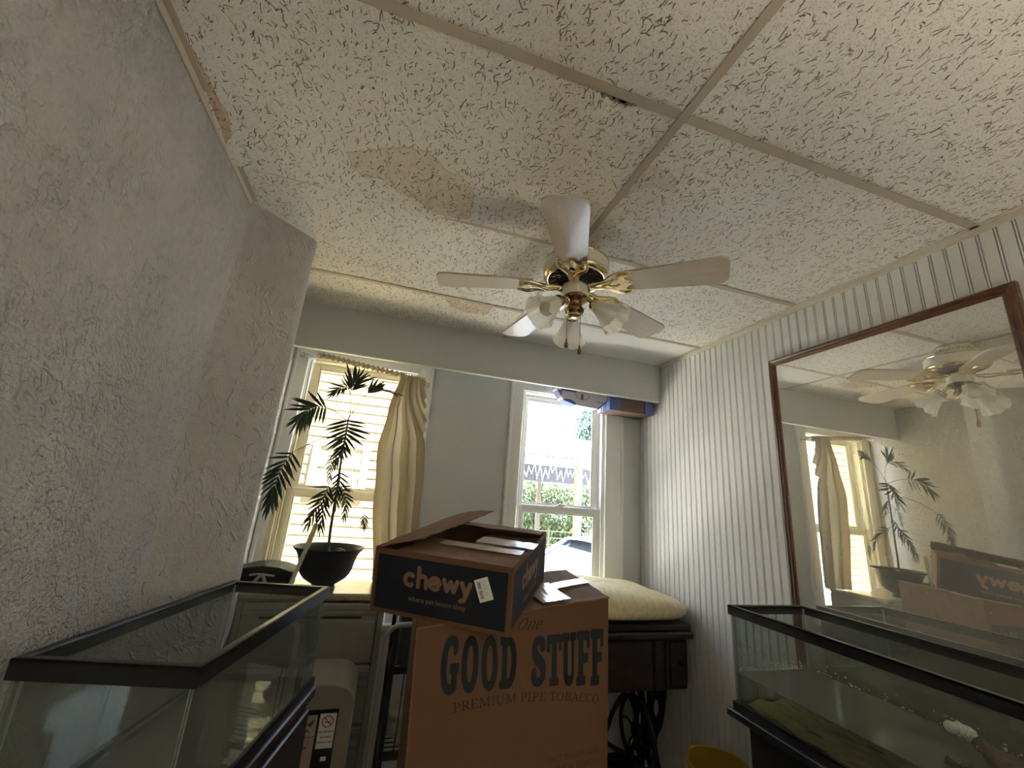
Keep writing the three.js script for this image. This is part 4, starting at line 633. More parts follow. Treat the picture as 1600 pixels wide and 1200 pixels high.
{ // navy box with its flaps open, tipped on the carton
  const W = 0.41, H = 0.171, D = 0.476, th = 0.004, eul = new THREE.Euler(0.1353, -0.5532, -0.0292, 'YXZ'), base = V(-W / 2, -H, D / 2).applyEuler(eul).add(V(0.606, E - 0.11, -1.507));
  const g = thing('shipping_box', 'navy printed cardboard box with open flaps on the brown carton', 'box', [base.x, base.y, base.z]); g.rotation.copy(eul);
  const navy = 'rgb(15,21,36)', tan = 'rgb(132,104,80)';
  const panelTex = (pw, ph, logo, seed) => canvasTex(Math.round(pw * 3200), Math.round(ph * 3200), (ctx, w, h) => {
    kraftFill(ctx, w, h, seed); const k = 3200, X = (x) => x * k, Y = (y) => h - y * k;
    ctx.fillStyle = navy; ctx.fillRect(X(0.0125), Y(ph - 0.016), w - X(0.025), h - X(0.028));
    ctx.strokeStyle = tan; ctx.fillStyle = tan; ctx.lineCap = ctx.lineJoin = 'round';
    const [ox, oy, s] = logo, P = (x, y) => [X(ox + x * s), Y(oy + y * s)]; ctx.lineWidth = X(0.27 * s);
    const line = (...q) => { ctx.beginPath(); q.forEach((p, i) => (i ? ctx.lineTo(...P(...p)) : ctx.moveTo(...P(...p)))); ctx.stroke(); };
    const arc = (cx, cy, r, a0, a1) => { const [x, y] = P(cx, cy); ctx.beginPath(); ctx.arc(x, y, X(r * s), -a0, -a1, true); ctx.stroke(); };
    arc(0.40, 0.42, 0.31, 0.9, 5.3);                                          // c
    line([0.98, 0.1], [0.98, 1.18]); arc(1.24, 0.46, 0.26, 0, 3.14); line([1.5, 0.46], [1.5, 0.1]);  // h
    arc(2.06, 0.42, 0.31, 0.05, 5.5); line([1.78, 0.42], [2.36, 0.46]);         // e
    line([2.66, 0.72], [2.86, 0.14], [3.08, 0.66], [3.3, 0.14], [3.5, 0.72]);  // w
    line([3.8, 0.72], [4.04, 0.16]); line([4.32, 0.72], [3.98, -0.22], [3.78, -0.28]);  // y
    ctx.font = `bold ${Math.round(X(0.36 * s))}px sans-serif`; ctx.save(); const [tx, ty] = P(0.42, -0.78); ctx.translate(tx, ty); ctx.scale((X(3.7 * s)) / ctx.measureText('where pet lovers shop').width, 1); ctx.fillText('where pet lovers shop', 0, 0); ctx.restore();
  });
  const flatUV = (geo, ax, w, h) => { const p = geo.attributes.position, t = geo.attributes.uv; for (let i = 0; i < p.count; i++) t.setXY(i, (ax === 'x' ? p.getX(i) : -p.getZ(i)) / w + 0.5, p.getY(i) / h); return geo; };
  const front = std({ map: panelTex(W, H, [0.098, 0.079, 0.0455], 62), roughness: 0.75 }), sideM = std({ map: panelTex(D, H, [0.12, 0.075, 0.05], 63), roughness: 0.75 });
  part('front_panel', flatUV(boxAt(-W / 2, W / 2, 0, H, D / 2 - th, D / 2, 0.0012), 'x', W, H), front, g);
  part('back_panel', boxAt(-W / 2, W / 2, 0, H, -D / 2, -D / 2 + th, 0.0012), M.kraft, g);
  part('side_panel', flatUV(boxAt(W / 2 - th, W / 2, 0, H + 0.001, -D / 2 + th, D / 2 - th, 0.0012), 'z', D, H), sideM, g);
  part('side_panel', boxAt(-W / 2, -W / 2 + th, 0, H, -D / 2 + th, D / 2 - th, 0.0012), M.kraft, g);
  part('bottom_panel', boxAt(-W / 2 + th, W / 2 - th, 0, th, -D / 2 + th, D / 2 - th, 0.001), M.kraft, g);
  // flaps: front one laid in, right one under it, back one narrow and sprung, left one raised
  const sheet = (x0, x1, z0, z1, yf, seed, ragged) => slab(24, 16, (u, v) => { let x = lerp(x0, x1, u), z = lerp(z1, z0, v); if (ragged) { x += u < 0.05 ? 0.012 * noise(v * 9, seed) : 0; } return V(x, yf(u, v, x, z) + 0.0025 * noise(u * 4 + seed, v * 4), z); }, 0.0035, (u, v, q) => [q.x, q.z]);
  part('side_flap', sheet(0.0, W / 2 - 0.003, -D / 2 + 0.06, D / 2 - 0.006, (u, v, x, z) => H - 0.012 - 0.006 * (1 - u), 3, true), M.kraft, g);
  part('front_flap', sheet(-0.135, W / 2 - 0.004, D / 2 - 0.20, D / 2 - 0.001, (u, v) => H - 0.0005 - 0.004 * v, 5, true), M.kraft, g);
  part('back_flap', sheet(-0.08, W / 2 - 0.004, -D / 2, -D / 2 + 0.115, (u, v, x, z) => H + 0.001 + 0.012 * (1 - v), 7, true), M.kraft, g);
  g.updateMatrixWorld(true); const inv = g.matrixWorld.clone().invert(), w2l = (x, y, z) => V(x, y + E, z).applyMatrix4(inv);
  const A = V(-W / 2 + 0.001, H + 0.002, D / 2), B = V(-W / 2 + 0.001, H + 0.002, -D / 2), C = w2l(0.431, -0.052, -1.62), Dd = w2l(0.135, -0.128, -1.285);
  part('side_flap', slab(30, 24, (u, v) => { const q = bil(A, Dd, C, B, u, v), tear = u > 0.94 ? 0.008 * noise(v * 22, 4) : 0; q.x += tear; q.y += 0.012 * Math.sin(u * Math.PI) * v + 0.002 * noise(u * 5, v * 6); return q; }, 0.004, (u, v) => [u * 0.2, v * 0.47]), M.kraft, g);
  const tp = (x0, x1, z0, z1, y) => slab(20, 6, (u, v) => { const x = lerp(x0, x1, u), z = lerp(z1, z0, v); return V(x, y + 0.0016 * noise(x * 40, z * 30), z); }, 0.0005);
  part('packing_tape', tp(0.03, W / 2 + 0.012, -0.03, 0.045, H + 0.0035), M.tape, g); part('packing_tape', tp(-0.06, W / 2 - 0.01, 0.075, 0.125, H + 0.0032), M.tape, g);
  const lab = canvasTex(256, 384, (ctx, w, h) => { ctx.fillStyle = 'rgb(226,226,220)'; ctx.fillRect(0, 0, w, h); const r = rng(8); ctx.fillStyle = 'rgb(40,40,46)'; let y = 40; while (y < 330) { const t = 2 + r() * 7; if (y < 170 || y > 195) ctx.fillRect(38, y, 62, t); y += t + 2 + r() * 5; } ctx.fillStyle = 'rgb(120,120,124)'; for (let i = 0; i < 9; i++) ctx.fillRect(118, 40 + i * 30, 60 + r() * 50, 5); });
  const lb = cbox(0.0395, 0.0575, 0.0006, 0.0002), lp = lb.attributes.position, lu = lb.attributes.uv; for (let i = 0; i < lp.count; i++) lu.setXY(i, lp.getX(i) / 0.0395 + 0.5, lp.getY(i) / 0.0575 + 0.5);
  const lm = part('shipping_label', lb, std({ map: lab, roughness: 0.5 }), g); lm.position.set(0.333 - W / 2, 0.105, D / 2 + 0.0006); lm.rotation.z = 0.385;
}

// ---------------------------------------------------------------- drawer unit and what stands on it
M.greige = std({ color: new THREE.Color(0.30, 0.285, 0.25), roughness: 0.5 });
{
  const X0 = -0.50, X1 = 0.092, Z0 = -2.475, Z1 = -2.105, top = 0.924, d = thing('drawer_unit', 'greige plastic drawer unit under the curtained window', 'drawers', [(X0 + X1) / 2, 0, (Z0 + Z1) / 2]), w = (X1 - X0) / 2, l = (Z1 - Z0) / 2;
  const speck = byteTex(256, 256, (u, v) => { const n = fbm(u * 10, v * 10, 3, 10) * 14, s = noise(u * 70, v * 70, 70) > 0.62 ? -90 : 0; return [168 + n + s, 152 + n + s, 134 + n + s]; }, 3, 3);
  part('top', boxAt(-w, w, top - 0.03, top, -l, l + 0.012, 0.008), phy({ map: speck, roughness: 0.3, clearcoat: 0.5, clearcoatRoughness: 0.12 }), d);
  part('side_panel', boxAt(w - 0.03, w, 0, top - 0.03, -l, l, 0.006), M.greige, d); part('side_panel', boxAt(-w, -w + 0.03, 0, top - 0.03, -l, l, 0.006), M.greige, d); part('back_panel', boxAt(-w + 0.03, w - 0.03, 0.02, top - 0.03, -l, -l + 0.01), M.greige, d);
  const dw = 2 * w - 0.068, prof = (h) => { const P = [[0, 0], [0.006, 0], [0.012, 0.006], [0.012, h - 0.075], [0.004, h - 0.068], [0.0015, h - 0.056], [0.004, h - 0.046], [0.012, h - 0.04], [0.012, h - 0.026], [0.0165, h - 0.02], [0.0165, h - 0.006], [0.012, h], [0, h]]; const g = extrude(P, dw, { bevelEnabled: true, bevelSize: 0.0015, bevelThickness: 0.003, bevelSegments: 2 }); g.rotateY(-Math.PI / 2).translate(dw / 2, 0, 0); return uvBox(g); };
  [[0.655, 0.885], [0.435, 0.645], [0.225, 0.425], [0.03, 0.215]].forEach(([a, b]) => { const q = part('drawer', prof(b - a), M.greige, d); q.position.set(0, a, l - 0.004); const hh = b - a; part('pull_slot', boxAt(-dw / 2 + 0.06, dw / 2 - 0.06, hh - 0.063, hh - 0.05, 0.0005, 0.004, 0.001), M.dark, q); });
}
{
  const p = thing('flower_pot', 'flared black plastic pot holding the palm on the drawer unit', 'pot', [-0.19, 0.924, -2.185]);
  part('body', lathe([[0.001, 0], [0.05, 0], [0.053, 0.004], [0.05, 0.014], [0.046, 0.02], [0.062, 0.03], [0.09, 0.048], [0.106, 0.068], [0.114, 0.09], [0.119, 0.115], [0.126, 0.14], [0.137, 0.16], [0.15, 0.172], [0.153, 0.176], [0.152, 0.18], [0.146, 0.178], [0.132, 0.162], [0.118, 0.135], [0.112, 0.12], [0.001, 0.119]], 64), M.potPlastic, p);
  part('soil', surf(24, 12, (u, v) => { const a = u * 6.2832, r = 0.117 * (1 - v); return V(Math.cos(a) * r, 0.128 + 0.008 * noise(Math.cos(a) * r * 60, Math.sin(a) * r * 60), -Math.sin(a) * r); }), std({ color: new THREE.Color(0.07, 0.05, 0.035), roughness: 1, side: THREE.DoubleSide }), p);
  const r = rng(15); for (let i = 0; i < 3; i++) part('dry_leaf', surf(6, 3, (u, v) => V((u - 0.5) * 0.05, 0.165 + 0.02 * Math.sin(u * 3) + i * 0.004, (v - 0.5) * 0.018 * Math.sin(u * 3.14))).translate(0.03 + r() * 0.07, -0.015, 0.06 - r() * 0.05), std({ color: new THREE.Color(0.4, 0.33, 0.24), roughness: 0.9, side: THREE.DoubleSide }), p);
}
{ // potted palm: each frond a part, each leaflet of it a sub-part
  const o = V(-0.185, 1.052, -2.18), g = thing('palm', 'spindly palm with drooping feathery fronds in the black pot', 'plant', [o.x, o.y, o.z]);
  const leafM = phy({ color: new THREE.Color(0.055, 0.07, 0.045), roughness: 0.85, specularIntensity: 0.2, side: THREE.DoubleSide }), stemM = std({ color: new THREE.Color(0.09, 0.085, 0.06), roughness: 0.7 }), dryM = std({ color: new THREE.Color(0.22, 0.17, 0.11), roughness: 0.8, side: THREE.DoubleSide });
  const at = (a) => a.map(([x, y, z]) => V(x - o.x, y - o.y, (z ?? 0)));
  part('stem', sweep(at([[-0.185, 1.03], [-0.198, 1.149], [-0.202, 1.325], [-0.208, 1.485], [-0.209, 1.617], [-0.21, 1.70]]), (u) => 0.0068 - 0.0028 * u, 8, 30), stemM, g);
  const blade = surf(2, 6, (u, v) => { const w = Math.pow(Math.sin(Math.PI * Math.pow(v * 0.94 + 0.03, 0.7)), 0.8) * 0.072, s = u * 2 - 1; return V(v, -0.02 * Math.abs(s) * w * 18 + -0.10 * v * v, s * w); });
  const R = rng(99);
  function frond(pts, { n, len, t0 = 0.3, a0 = 1.15, a1 = 0.35, face = [0, 0.25, 1], r = 0.0022, sides = [1, -1], mat = leafM, droop = 0.25, taper = 0.5 }) {
    const P = at(pts), f = part('frond', sweep(P, (u) => r * (1 - 0.6 * u), 6, 26), mat === dryM ? dryM : stemM, g), c = new THREE.CatmullRomCurve3(P, false, 'centripetal'), N = V(...face).normalize();
    for (let i = 0; i < n; i++) {
      const t = lerp(t0, 1, n > 1 ? i / (n - 1) : 1), q = c.getPointAt(Math.min(1, t)), T = c.getTangentAt(Math.min(1, t)), k = (t - t0) / (1 - t0 || 1);
      for (const s of i === n - 1 ? [0] : sides) {
        const side = V().crossVectors(T, N).normalize().multiplyScalar(s), ang = lerp(a0, a1, k) + (R() - 0.5) * 0.22, d = T.clone().multiplyScalar(Math.cos(ang * Math.abs(s))).addScaledVector(side, Math.sin(ang)).addScaledVector(N, (R() - 0.5) * 0.35); d.y -= droop * R(); d.normalize();
        const L = len * (1 - taper * Math.abs(k - 0.35)) * (0.82 + R() * 0.3), m = part('leaflet', blade, mat, f), up = N.clone().addScaledVector(d, -N.dot(d)).normalize(), zz = V().crossVectors(d, up);
        m.matrix.makeBasis(d.clone().multiplyScalar(L), up.clone().multiplyScalar(L), zz.multiplyScalar(L)).setPosition(q); m.matrix.decompose(m.position, m.quaternion, m.scale);
      }
    }
  }
  frond([[-0.210, 1.690, 0], [-0.207, 1.741, 0.0], [-0.221, 1.825, 0.01], [-0.215, 1.858, 0.03], [-0.199, 1.895, 0.04]], { n: 7, len: 0.115, t0: 0.72, a0: 0.9, a1: 0.2, droop: 0.05 });
  frond([[-0.221, 1.825, 0.01], [-0.237, 1.851, 0.03], [-0.261, 1.839, 0.06], [-0.288, 1.802, 0.09]], { n: 9, len: 0.075, t0: 0.2, a0: 0.9, a1: 0.2, droop: 0.3 });
  frond([[-0.208, 1.703, 0], [-0.179, 1.778, -0.01], [-0.143, 1.848, -0.03], [-0.102, 1.897, -0.05]], { n: 8, len: 0.085, t0: 0.72, a0: 0.5, a1: 0.1, droop: 0.0 });
  frond([[-0.143, 1.848, -0.03], [-0.097, 1.872, -0.02], [-0.048, 1.875, -0.01], [0.000, 1.862, 0.0]], { n: 5, len: 0.06, t0: 0.4, a0: 0.4, a1: 0.1, droop: 0.1, sides: [1] });
  frond([[-0.215, 1.690, 0], [-0.268, 1.720, 0.04], [-0.309, 1.729, 0.08], [-0.352, 1.718, 0.12], [-0.382, 1.683, 0.15], [-0.402, 1.638, 0.17]], { n: 11, len: 0.115, t0: 0.45, a0: 1.2, a1: 0.25, droop: 0.5 });
  frond([[-0.212, 1.690, 0], [-0.207, 1.651, 0.02], [-0.204, 1.600, 0.05], [-0.208, 1.550, 0.07]], { n: 9, len: 0.115, t0: 0.0, a0: 1.45, a1: 0.45, droop: 0.2 });
  frond([[-0.212, 1.580, 0.0], [-0.221, 1.532, -0.03], [-0.237, 1.482, -0.05]], { n: 7, len: 0.07, t0: 0.1, a0: 0.9, a1: 0.2, droop: 0.3 });
  frond([[-0.206, 1.605, 0], [-0.284, 1.589, 0.08], [-0.350, 1.540, 0.14], [-0.401, 1.483, 0.18], [-0.420, 1.413, 0.2], [-0.429, 1.331, 0.21], [-0.432, 1.281, 0.21]], { n: 13, len: 0.10, t0: 0.56, a0: 1.3, a1: 0.2, droop: 0.55 });
  frond([[-0.224, 1.542, 0], [-0.249, 1.480, 0.03], [-0.241, 1.400, 0.04]], { n: 8, len: 0.05, t0: 0.2, a0: 0.8, a1: 0.3, mat: dryM, r: 0.0014 });
  frond([[-0.203, 1.404, 0], [-0.239, 1.367, 0.03], [-0.249, 1.334, 0.04], [-0.265, 1.273, 0.06], [-0.290, 1.211, 0.07]], { n: 10, len: 0.085, t0: 0.25, a0: 1.0, a1: 0.3, droop: 0.2 });
  frond([[-0.242, 1.360, 0.03], [-0.239, 1.254, 0.07], [-0.233, 1.183, 0.09]], { n: 8, len: 0.065, t0: 0.2, a0: 0.8, a1: 0.2, droop: 0.2 });
  frond([[-0.203, 1.393, 0], [-0.172, 1.344, -0.05], [-0.156, 1.291, -0.09], [-0.158, 1.228, -0.11]], { n: 9, len: 0.07, t0: 0.15, a0: 0.9, a1: 0.2, droop: 0.3 });
  frond([[-0.206, 1.450, 0], [-0.195, 1.400, 0.03], [-0.195, 1.341, 0.05], [-0.190, 1.292, 0.06]], { n: 8, len: 0.07, t0: 0.1, a0: 0.9, a1: 0.3, droop: 0.3 });
  frond([[-0.202, 1.487, 0], [-0.151, 1.464, -0.04], [-0.107, 1.367, -0.07], [-0.067, 1.263, -0.08], [-0.054, 1.188, -0.08]], { n: 7, len: 0.045, t0: 0.84, a0: 0.8, a1: 0.2, droop: 0.2, r: 0.0014 });
}
{
  const c = thing('carrying_case', 'black case with a clear plastic tie beside the flower pot', 'case', [-0.43, 0.924, -2.20]);
  const caseM = std({ color: new THREE.Color(0.016, 0.016, 0.018), roughness: 0.6 });
  part('body', boxAt(-0.115, 0.11, 0, 0.052, -0.08, 0.08, 0.008), caseM, c);
  part('lid', extrude([[-0.118, 0], [0.113, 0], [0.113, 0.02], [0.06, 0.036], [0, 0.042], [-0.06, 0.036], [-0.118, 0.02]], 0.16, { bevelEnabled: true, bevelSize: 0.003, bevelThickness: 0.004, bevelSegments: 2 }).translate(0, 0.055, -0.08), caseM, c);
  const clear = phy({ color: new THREE.Color(0.9, 0.92, 0.92), roughness: 0.08, transmission: 0.6, thickness: 0, clearcoat: 1, side: THREE.DoubleSide });
  part('plastic_tie', merge([sweep([[0.0, 0.068, 0.088], [-0.02, 0.04, 0.095], [-0.026, 0.005, 0.092]], (u) => 0.006 + 0.006 * u, 7, 10), sweep([[0.0, 0.068, 0.088], [0.016, 0.045, 0.096], [0.018, 0.012, 0.095]], (u) => 0.006 + 0.005 * u, 7, 10), sweep([[-0.045, 0.064, 0.088], [-0.02, 0.068, 0.09], [0, 0.068, 0.09], [0.05, 0.062, 0.088]], (u) => 0.005, 7, 12)]), clear, c);
}
{
  const t = thing('plastic_tube', 'cloudy plastic tube with a yellowed top leaning on the black pot', 'tube', [-0.315, 0.926, -2.06]);
  part('tube', sweep([[0, 0.0, 0], [0.028, 0.11, 0.006], [0.05, 0.20, 0.012]], 0.0088, 12, 10), phy({ color: new THREE.Color(0.72, 0.70, 0.64), roughness: 0.9, transmission: 0.6, thickness: 0 }), t);
  part('sleeve', sweep([[0.048, 0.19, 0.0115], [0.058, 0.24, 0.014], [0.068, 0.285, 0.016]], (u) => 0.0115 - 0.002 * u, 12, 8), phy({ color: new THREE.Color(0.62, 0.58, 0.32), roughness: 0.9, transmission: 0.55, thickness: 0 }), t);
}

// ---------------------------------------------------------------- curtain
{
  const rod = thing('curtain_rod', 'thin white rod tilting across the head of the left window', 'curtain rod', [0, 0, 0]);
  const RY = (x) => lerp(2.085, 2.012, (x + 0.545) / 0.72), RZ = -2.425;
  part('rod', sweep([[-0.545, RY(-0.545), RZ], [-0.2, RY(-0.2), RZ], [0.18, RY(0.18), RZ]], 0.0055, 10, 8), M.whitePaint, rod);
  for (const x of [-0.545, 0.18]) part('bracket', merge([boxAt(x - 0.012, x + 0.012, RY(x) - 0.018, RY(x) + 0.012, ZF + 0.02, ZF + 0.024, 0.001), sweep([[x, RY(x) - 0.004, ZF + 0.022], [x, RY(x) - 0.008, RZ - 0.02], [x, RY(x) - 0.006, RZ]], 0.004, 8, 8)]), M.metal, rod);
  const weave = byteTex(256, 256, (u, v) => { const n = noise(u * 128, v * 8, 128, 8) * 10 + noise(u * 8, v * 128, 8, 128) * 10; return [245 + n * 0.5, 236 + n, 208 + n]; }, 14, 14);
  const sheer = phy({ map: weave, color: new THREE.Color(0.66, 0.61, 0.50), roughness: 0.36, transmission: 0.93, thickness: 0, side: THREE.DoubleSide, specularIntensity: 0.2 });
  const lace = phy({ map: weave, color: new THREE.Color(0.60, 0.56, 0.51), roughness: 0.95, transmission: 0.15, thickness: 0, side: THREE.DoubleSide, specularIntensity: 0.2 });
  const xl = (y) => lerp(-0.455, -0.52, (2.06 - y) / 1.06), spl = (a) => (y) => { for (let i = 0; i < a.length - 1; i++) if (y <= a[i][0] && y >= a[i + 1][0]) { const t = (a[i][0] - y) / (a[i][0] - a[i + 1][0]); return lerp(a[i][1], a[i + 1][1], t * t * (3 - 2 * t)); } return y > a[0][0] ? a[0][1] : a[a.length - 1][1]; };
  const xm = spl([[2.06, 0.02], [1.792, -0.03], [1.595, -0.055], [1.358, -0.035], [0.93, 0.015]]), xr = spl([[2.06, 0.145], [1.718, 0.185], [1.378, 0.205], [0.93, 0.21]]);
  const yb = 0.93;
  const c1 = thing('curtain', 'cream sheer curtain drawn over the left window', 'curtain', [0, 0, 0], 0, 'curtains at the left window');
  part('panel', surf(150, 80, (u, v) => { const x0 = xl(lerp(2.03, yb, v)), top = RY(lerp(xl(2.05), xm(2.05), u)) - 0.008, y = lerp(top, yb, v), x = lerp(xl(y), xm(y) + 0.03, u), a = 0.004 + 0.010 * sstep(0, 0.4, v), ph = u * 26 + 1.4 * Math.sin(v * 2.2); return V(x + a * 0.4 * Math.cos(ph), y, RZ + 0.006 + a * (0.6 * Math.sin(ph) + 0.55 * Math.sin(ph * 0.43 + 1)) ); }, (u, v) => [u * 0.6, v * 1.1]), sheer, c1);
  const head = (x0, x1, n, seed) => surf(n, 10, (u, v) => { const x = lerp(x0, x1, u), a = v * 6.2832, rr = 0.0105 + 0.004 * Math.sin(u * n * 0.7 + seed) + 0.002 * noise(u * n * 0.3, v * 2); return V(x, RY(x) + Math.cos(a) * rr * 1.35, RZ + Math.sin(a) * rr); });
  part('rod_pocket', head(-0.455, 0.03, 160, 1), lace, c1);
  const c2 = thing('curtain', 'heavier cream drape gathered at the right of the left window', 'curtain', [0, 0, 0], 0, 'curtains at the left window');
  part('panel', surf(220, 70, (u, v) => { const y = lerp(RY(lerp(0.0, 0.15, u)) - 0.008, yb, v), x = lerp(xm(y), xr(y), u), f = lerp(6, 3.2, sstep(0, 0.35, v)), ph = u * f * 6.2832 + 0.9 * Math.sin(v * 2.6 + u * 3), a = 0.008 + 0.026 * sstep(0, 0.5, v); return V(x + 0.010 * Math.sin(ph * 2 + 1), y, RZ + 0.022 + a * Math.sin(ph) + 0.012 * Math.sin(ph * 0.37)); }, (u, v) => [u * 0.9, v * 1.1]), lace, c2);
  part('rod_pocket', head(0.0, 0.152, 90, 4), lace, c2);
}

// ---------------------------------------------------------------- sewing cabinet, cushion, bin
{
  const c = thing('sewing_cabinet', 'dark wooden treadle sewing cabinet with cast iron legs in the corner', 'cabinet', [1.31, 0, -2.225]);
  part('top', boxAt(-0.325, 0.325, 0.79, 0.82, -0.225, 0.225, 0.005), M.walnut, c); part('leaf', boxAt(-0.33, 0.335, 0.752, 0.786, -0.225, 0.235, 0.008), M.walnut, c);
  part('apron', boxAt(-0.31, 0.315, 0.52, 0.752, -0.21, 0.195, 0.004), M.walnut, c);
  for (const [a, b] of [[-0.30, -0.20], [-0.19, 0.10]]) part('panel', boxAt(a, b, 0.535, 0.74, 0.19, 0.203, 0.004), M.walnut, c);
  part('pilaster', merge([boxAt(0.115, 0.17, 0.525, 0.748, 0.19, 0.21, 0.005), boxAt(0.182, 0.20, 0.525, 0.748, 0.19, 0.207, 0.004)]), M.walnut, c);
  const d = part('drawer', boxAt(0.21, 0.31, 0.545, 0.735, 0.19, 0.207, 0.004), M.walnut, c); part('knob', new THREE.SphereGeometry(0.01, 12, 8).translate(0.26, 0.64, 0.214), M.iron, d);
  const holes = [ellipse(-0.09, 0.40, 0.03, 0.05, 0.4), ellipse(0.0, 0.42, 0.026, 0.05), ellipse(0.09, 0.40, 0.03, 0.05, -0.4), ellipse(-0.055, 0.29, 0.022, 0.042, -0.3), ellipse(0.055, 0.29, 0.022, 0.042, 0.3), ellipse(0, 0.25, 0.014, 0.04), ellipse(-0.045, 0.185, 0.018, 0.04, 0.2), ellipse(0.045, 0.185, 0.018, 0.04, -0.2), ellipse(-0.10, 0.10, 0.026, 0.04, -0.7), ellipse(0.10, 0.10, 0.026, 0.04, 0.7), ellipse(0, 0.11, 0.03, 0.03)];
  const s = new THREE.Shape(); s.moveTo(-0.17, 0.52); s.bezierCurveTo(-0.15, 0.42, -0.14, 0.34, -0.095, 0.29); s.bezierCurveTo(-0.06, 0.24, -0.09, 0.17, -0.14, 0.12); s.lineTo(-0.20, 0.02); s.lineTo(-0.21, 0); s.lineTo(-0.165, 0); s.bezierCurveTo(-0.12, 0.06, 0.12, 0.06, 0.165, 0); s.lineTo(0.21, 0); s.lineTo(0.20, 0.02); s.lineTo(0.14, 0.12); s.bezierCurveTo(0.09, 0.17, 0.06, 0.24, 0.095, 0.29); s.bezierCurveTo(0.14, 0.34, 0.15, 0.42, 0.17, 0.52); s.lineTo(-0.17, 0.52);
  const legG = extrude(s, 0.012, { bevelEnabled: true, bevelSize: 0.003, bevelThickness: 0.003, bevelSegments: 2 }, holes).rotateY(Math.PI / 2).translate(-0.006, 0, 0);
  for (const x of [-0.27, 0.20]) { const l = part('leg', legG, M.iron, c); l.position.x = x; }
  part('brace', merge([sweep([[-0.27, 0.50, -0.05], [-0.1, 0.36, -0.05], [-0.03, 0.22, -0.05], [0.2, 0.10, -0.05]], 0.011, 8, 24), sweep([[0.2, 0.50, -0.05], [0.05, 0.36, -0.05], [-0.03, 0.22, -0.05], [-0.27, 0.10, -0.05]], 0.011, 8, 24), boxAt(-0.27, 0.2, 0.07, 0.09, -0.06, -0.04)]), M.iron, c);
  const wheel = part('drive_wheel', merge([new THREE.TorusGeometry(0.15, 0.011, 10, 40), new THREE.TorusGeometry(0.03, 0.014, 8, 20), ...[...Array(6)].map((_, i) => { const a = (i / 6) * 6.283; return sweep([[Math.cos(a) * 0.03, Math.sin(a) * 0.03, 0], [Math.cos(a + 0.25) * 0.09, Math.sin(a + 0.25) * 0.09, 0], [Math.cos(a) * 0.15, Math.sin(a) * 0.15, 0]], 0.006, 6, 8); })]), M.iron, c); wheel.rotation.y = Math.PI / 2; wheel.position.set(0.13, 0.27, 0.02);
  part('treadle', merge([boxAt(-0.2, 0.12, 0.11, 0.118, -0.11, 0.14, 0.002), ...[...Array(6)].map((_, i) => boxAt(-0.2, 0.12, 0.118, 0.126, -0.10 + i * 0.045, -0.085 + i * 0.045, 0.002))]), M.iron, c);
  // cushion
  const foam = byteTex(256, 256, (u, v) => { const n = fbm(u * 14, v * 14, 4, 14) * 24 + noise(u * 90, v * 90, 90) * 7; return [214 + n, 201 + n, 164 + n * 0.8]; }, 3, 3);
  const cg = new RoundedBoxGeometry(0.70, 0.135, 0.49, 10, 0.066), p = cg.attributes.position;
  { const q = cg; const v = V(); for (let i = 0; i < p.count; i++) { v.fromBufferAttribute(p, i); const u = v.x / 0.35, w = v.z / 0.245, topw = v.y > 0 ? 1 : 0; v.y += topw * (0.020 * Math.cos(u * 2.1 + 0.4) - 0.012 * w + 0.012 * noise(u * 1.6 + 3, w * 1.4) - 0.03 * Math.max(0, u - 0.55)) ; v.z += 0.015 * noise(u * 2, v.y * 8); p.setXYZ(i, v.x, v.y, v.z); } }
  const cq = uvBox(cg); const cm = mergeVertices((() => { const a = cq.clone(); a.deleteAttribute('uv'); a.deleteAttribute('normal'); return a; })(), 1e-4); cm.computeVertexNormals();
  const cush = surf(64, 48, (u, v) => { // superellipse pillow
    const a = (u - 0.5) * 2 * Math.PI, b = (v - 0.5) * Math.PI, se = (t, e) => Math.sign(t) * Math.pow(Math.abs(t), e); const cb = se(Math.cos(b), 0.55); let x = 0.352 * cb * se(Math.cos(a), 0.38), z = -0.245 * cb * se(Math.sin(a), 0.38), y = 0.066 * se(Math.sin(b), 0.75); const U = x / 0.352, W = z / 0.245;
    if (y > 0) y += (y / 0.066) * (0.022 * Math.cos(U * 2.0 + 0.5) - 0.010 * W + 0.014 * noise(U * 1.5 + 3, W * 1.3) - 0.018 * Math.max(0, U - 0.5)); z += 0.012 * noise(U * 2, 1.7) * (W > 0 ? 1 : 0); return V(x, y, z);
  }, (u, v, q) => [q.x, q.z + q.y]);
  const cu = thing('seat_cushion', 'thick beige foam cushion lying on the sewing cabinet', 'cushion', [1.312, 0.821 + 0.066, -2.225]); part('foam_pad', cush, std({ map: foam, roughness: 0.95, bumpMap: floatTex(256, 256, (u, v) => fbm(u * 40, v * 40, 3, 40)), bumpScale: 0.002, side: THREE.DoubleSide }), cu);
  const bin = thing('bucket', 'mustard yellow bucket on the floor by the beadboard wall', 'bucket', [1.535, 0, -1.745]);
  const mu = std({ color: new THREE.Color(0.42, 0.26, 0.03), roughness: 0.4, side: THREE.DoubleSide });
  part('body', lathe([[0.001, 0.004], [0.088, 0.004], [0.09, 0], [0.094, 0.004], [0.122, 0.35], [0.127, 0.352], [0.129, 0.36], [0.126, 0.366], [0.12, 0.362], [0.091, 0.01], [0.001, 0.008]], 56), mu, bin);
  part('bail', sweep([...Array(13)].map((_, i) => { const a = (i / 12) * Math.PI; return [Math.cos(a) * 0.131, 0.335 - Math.sin(a) * 0.1, Math.sin(a) * 0.09 + 0.005]; }), 0.0025, 6, 30), M.metal, bin);
}

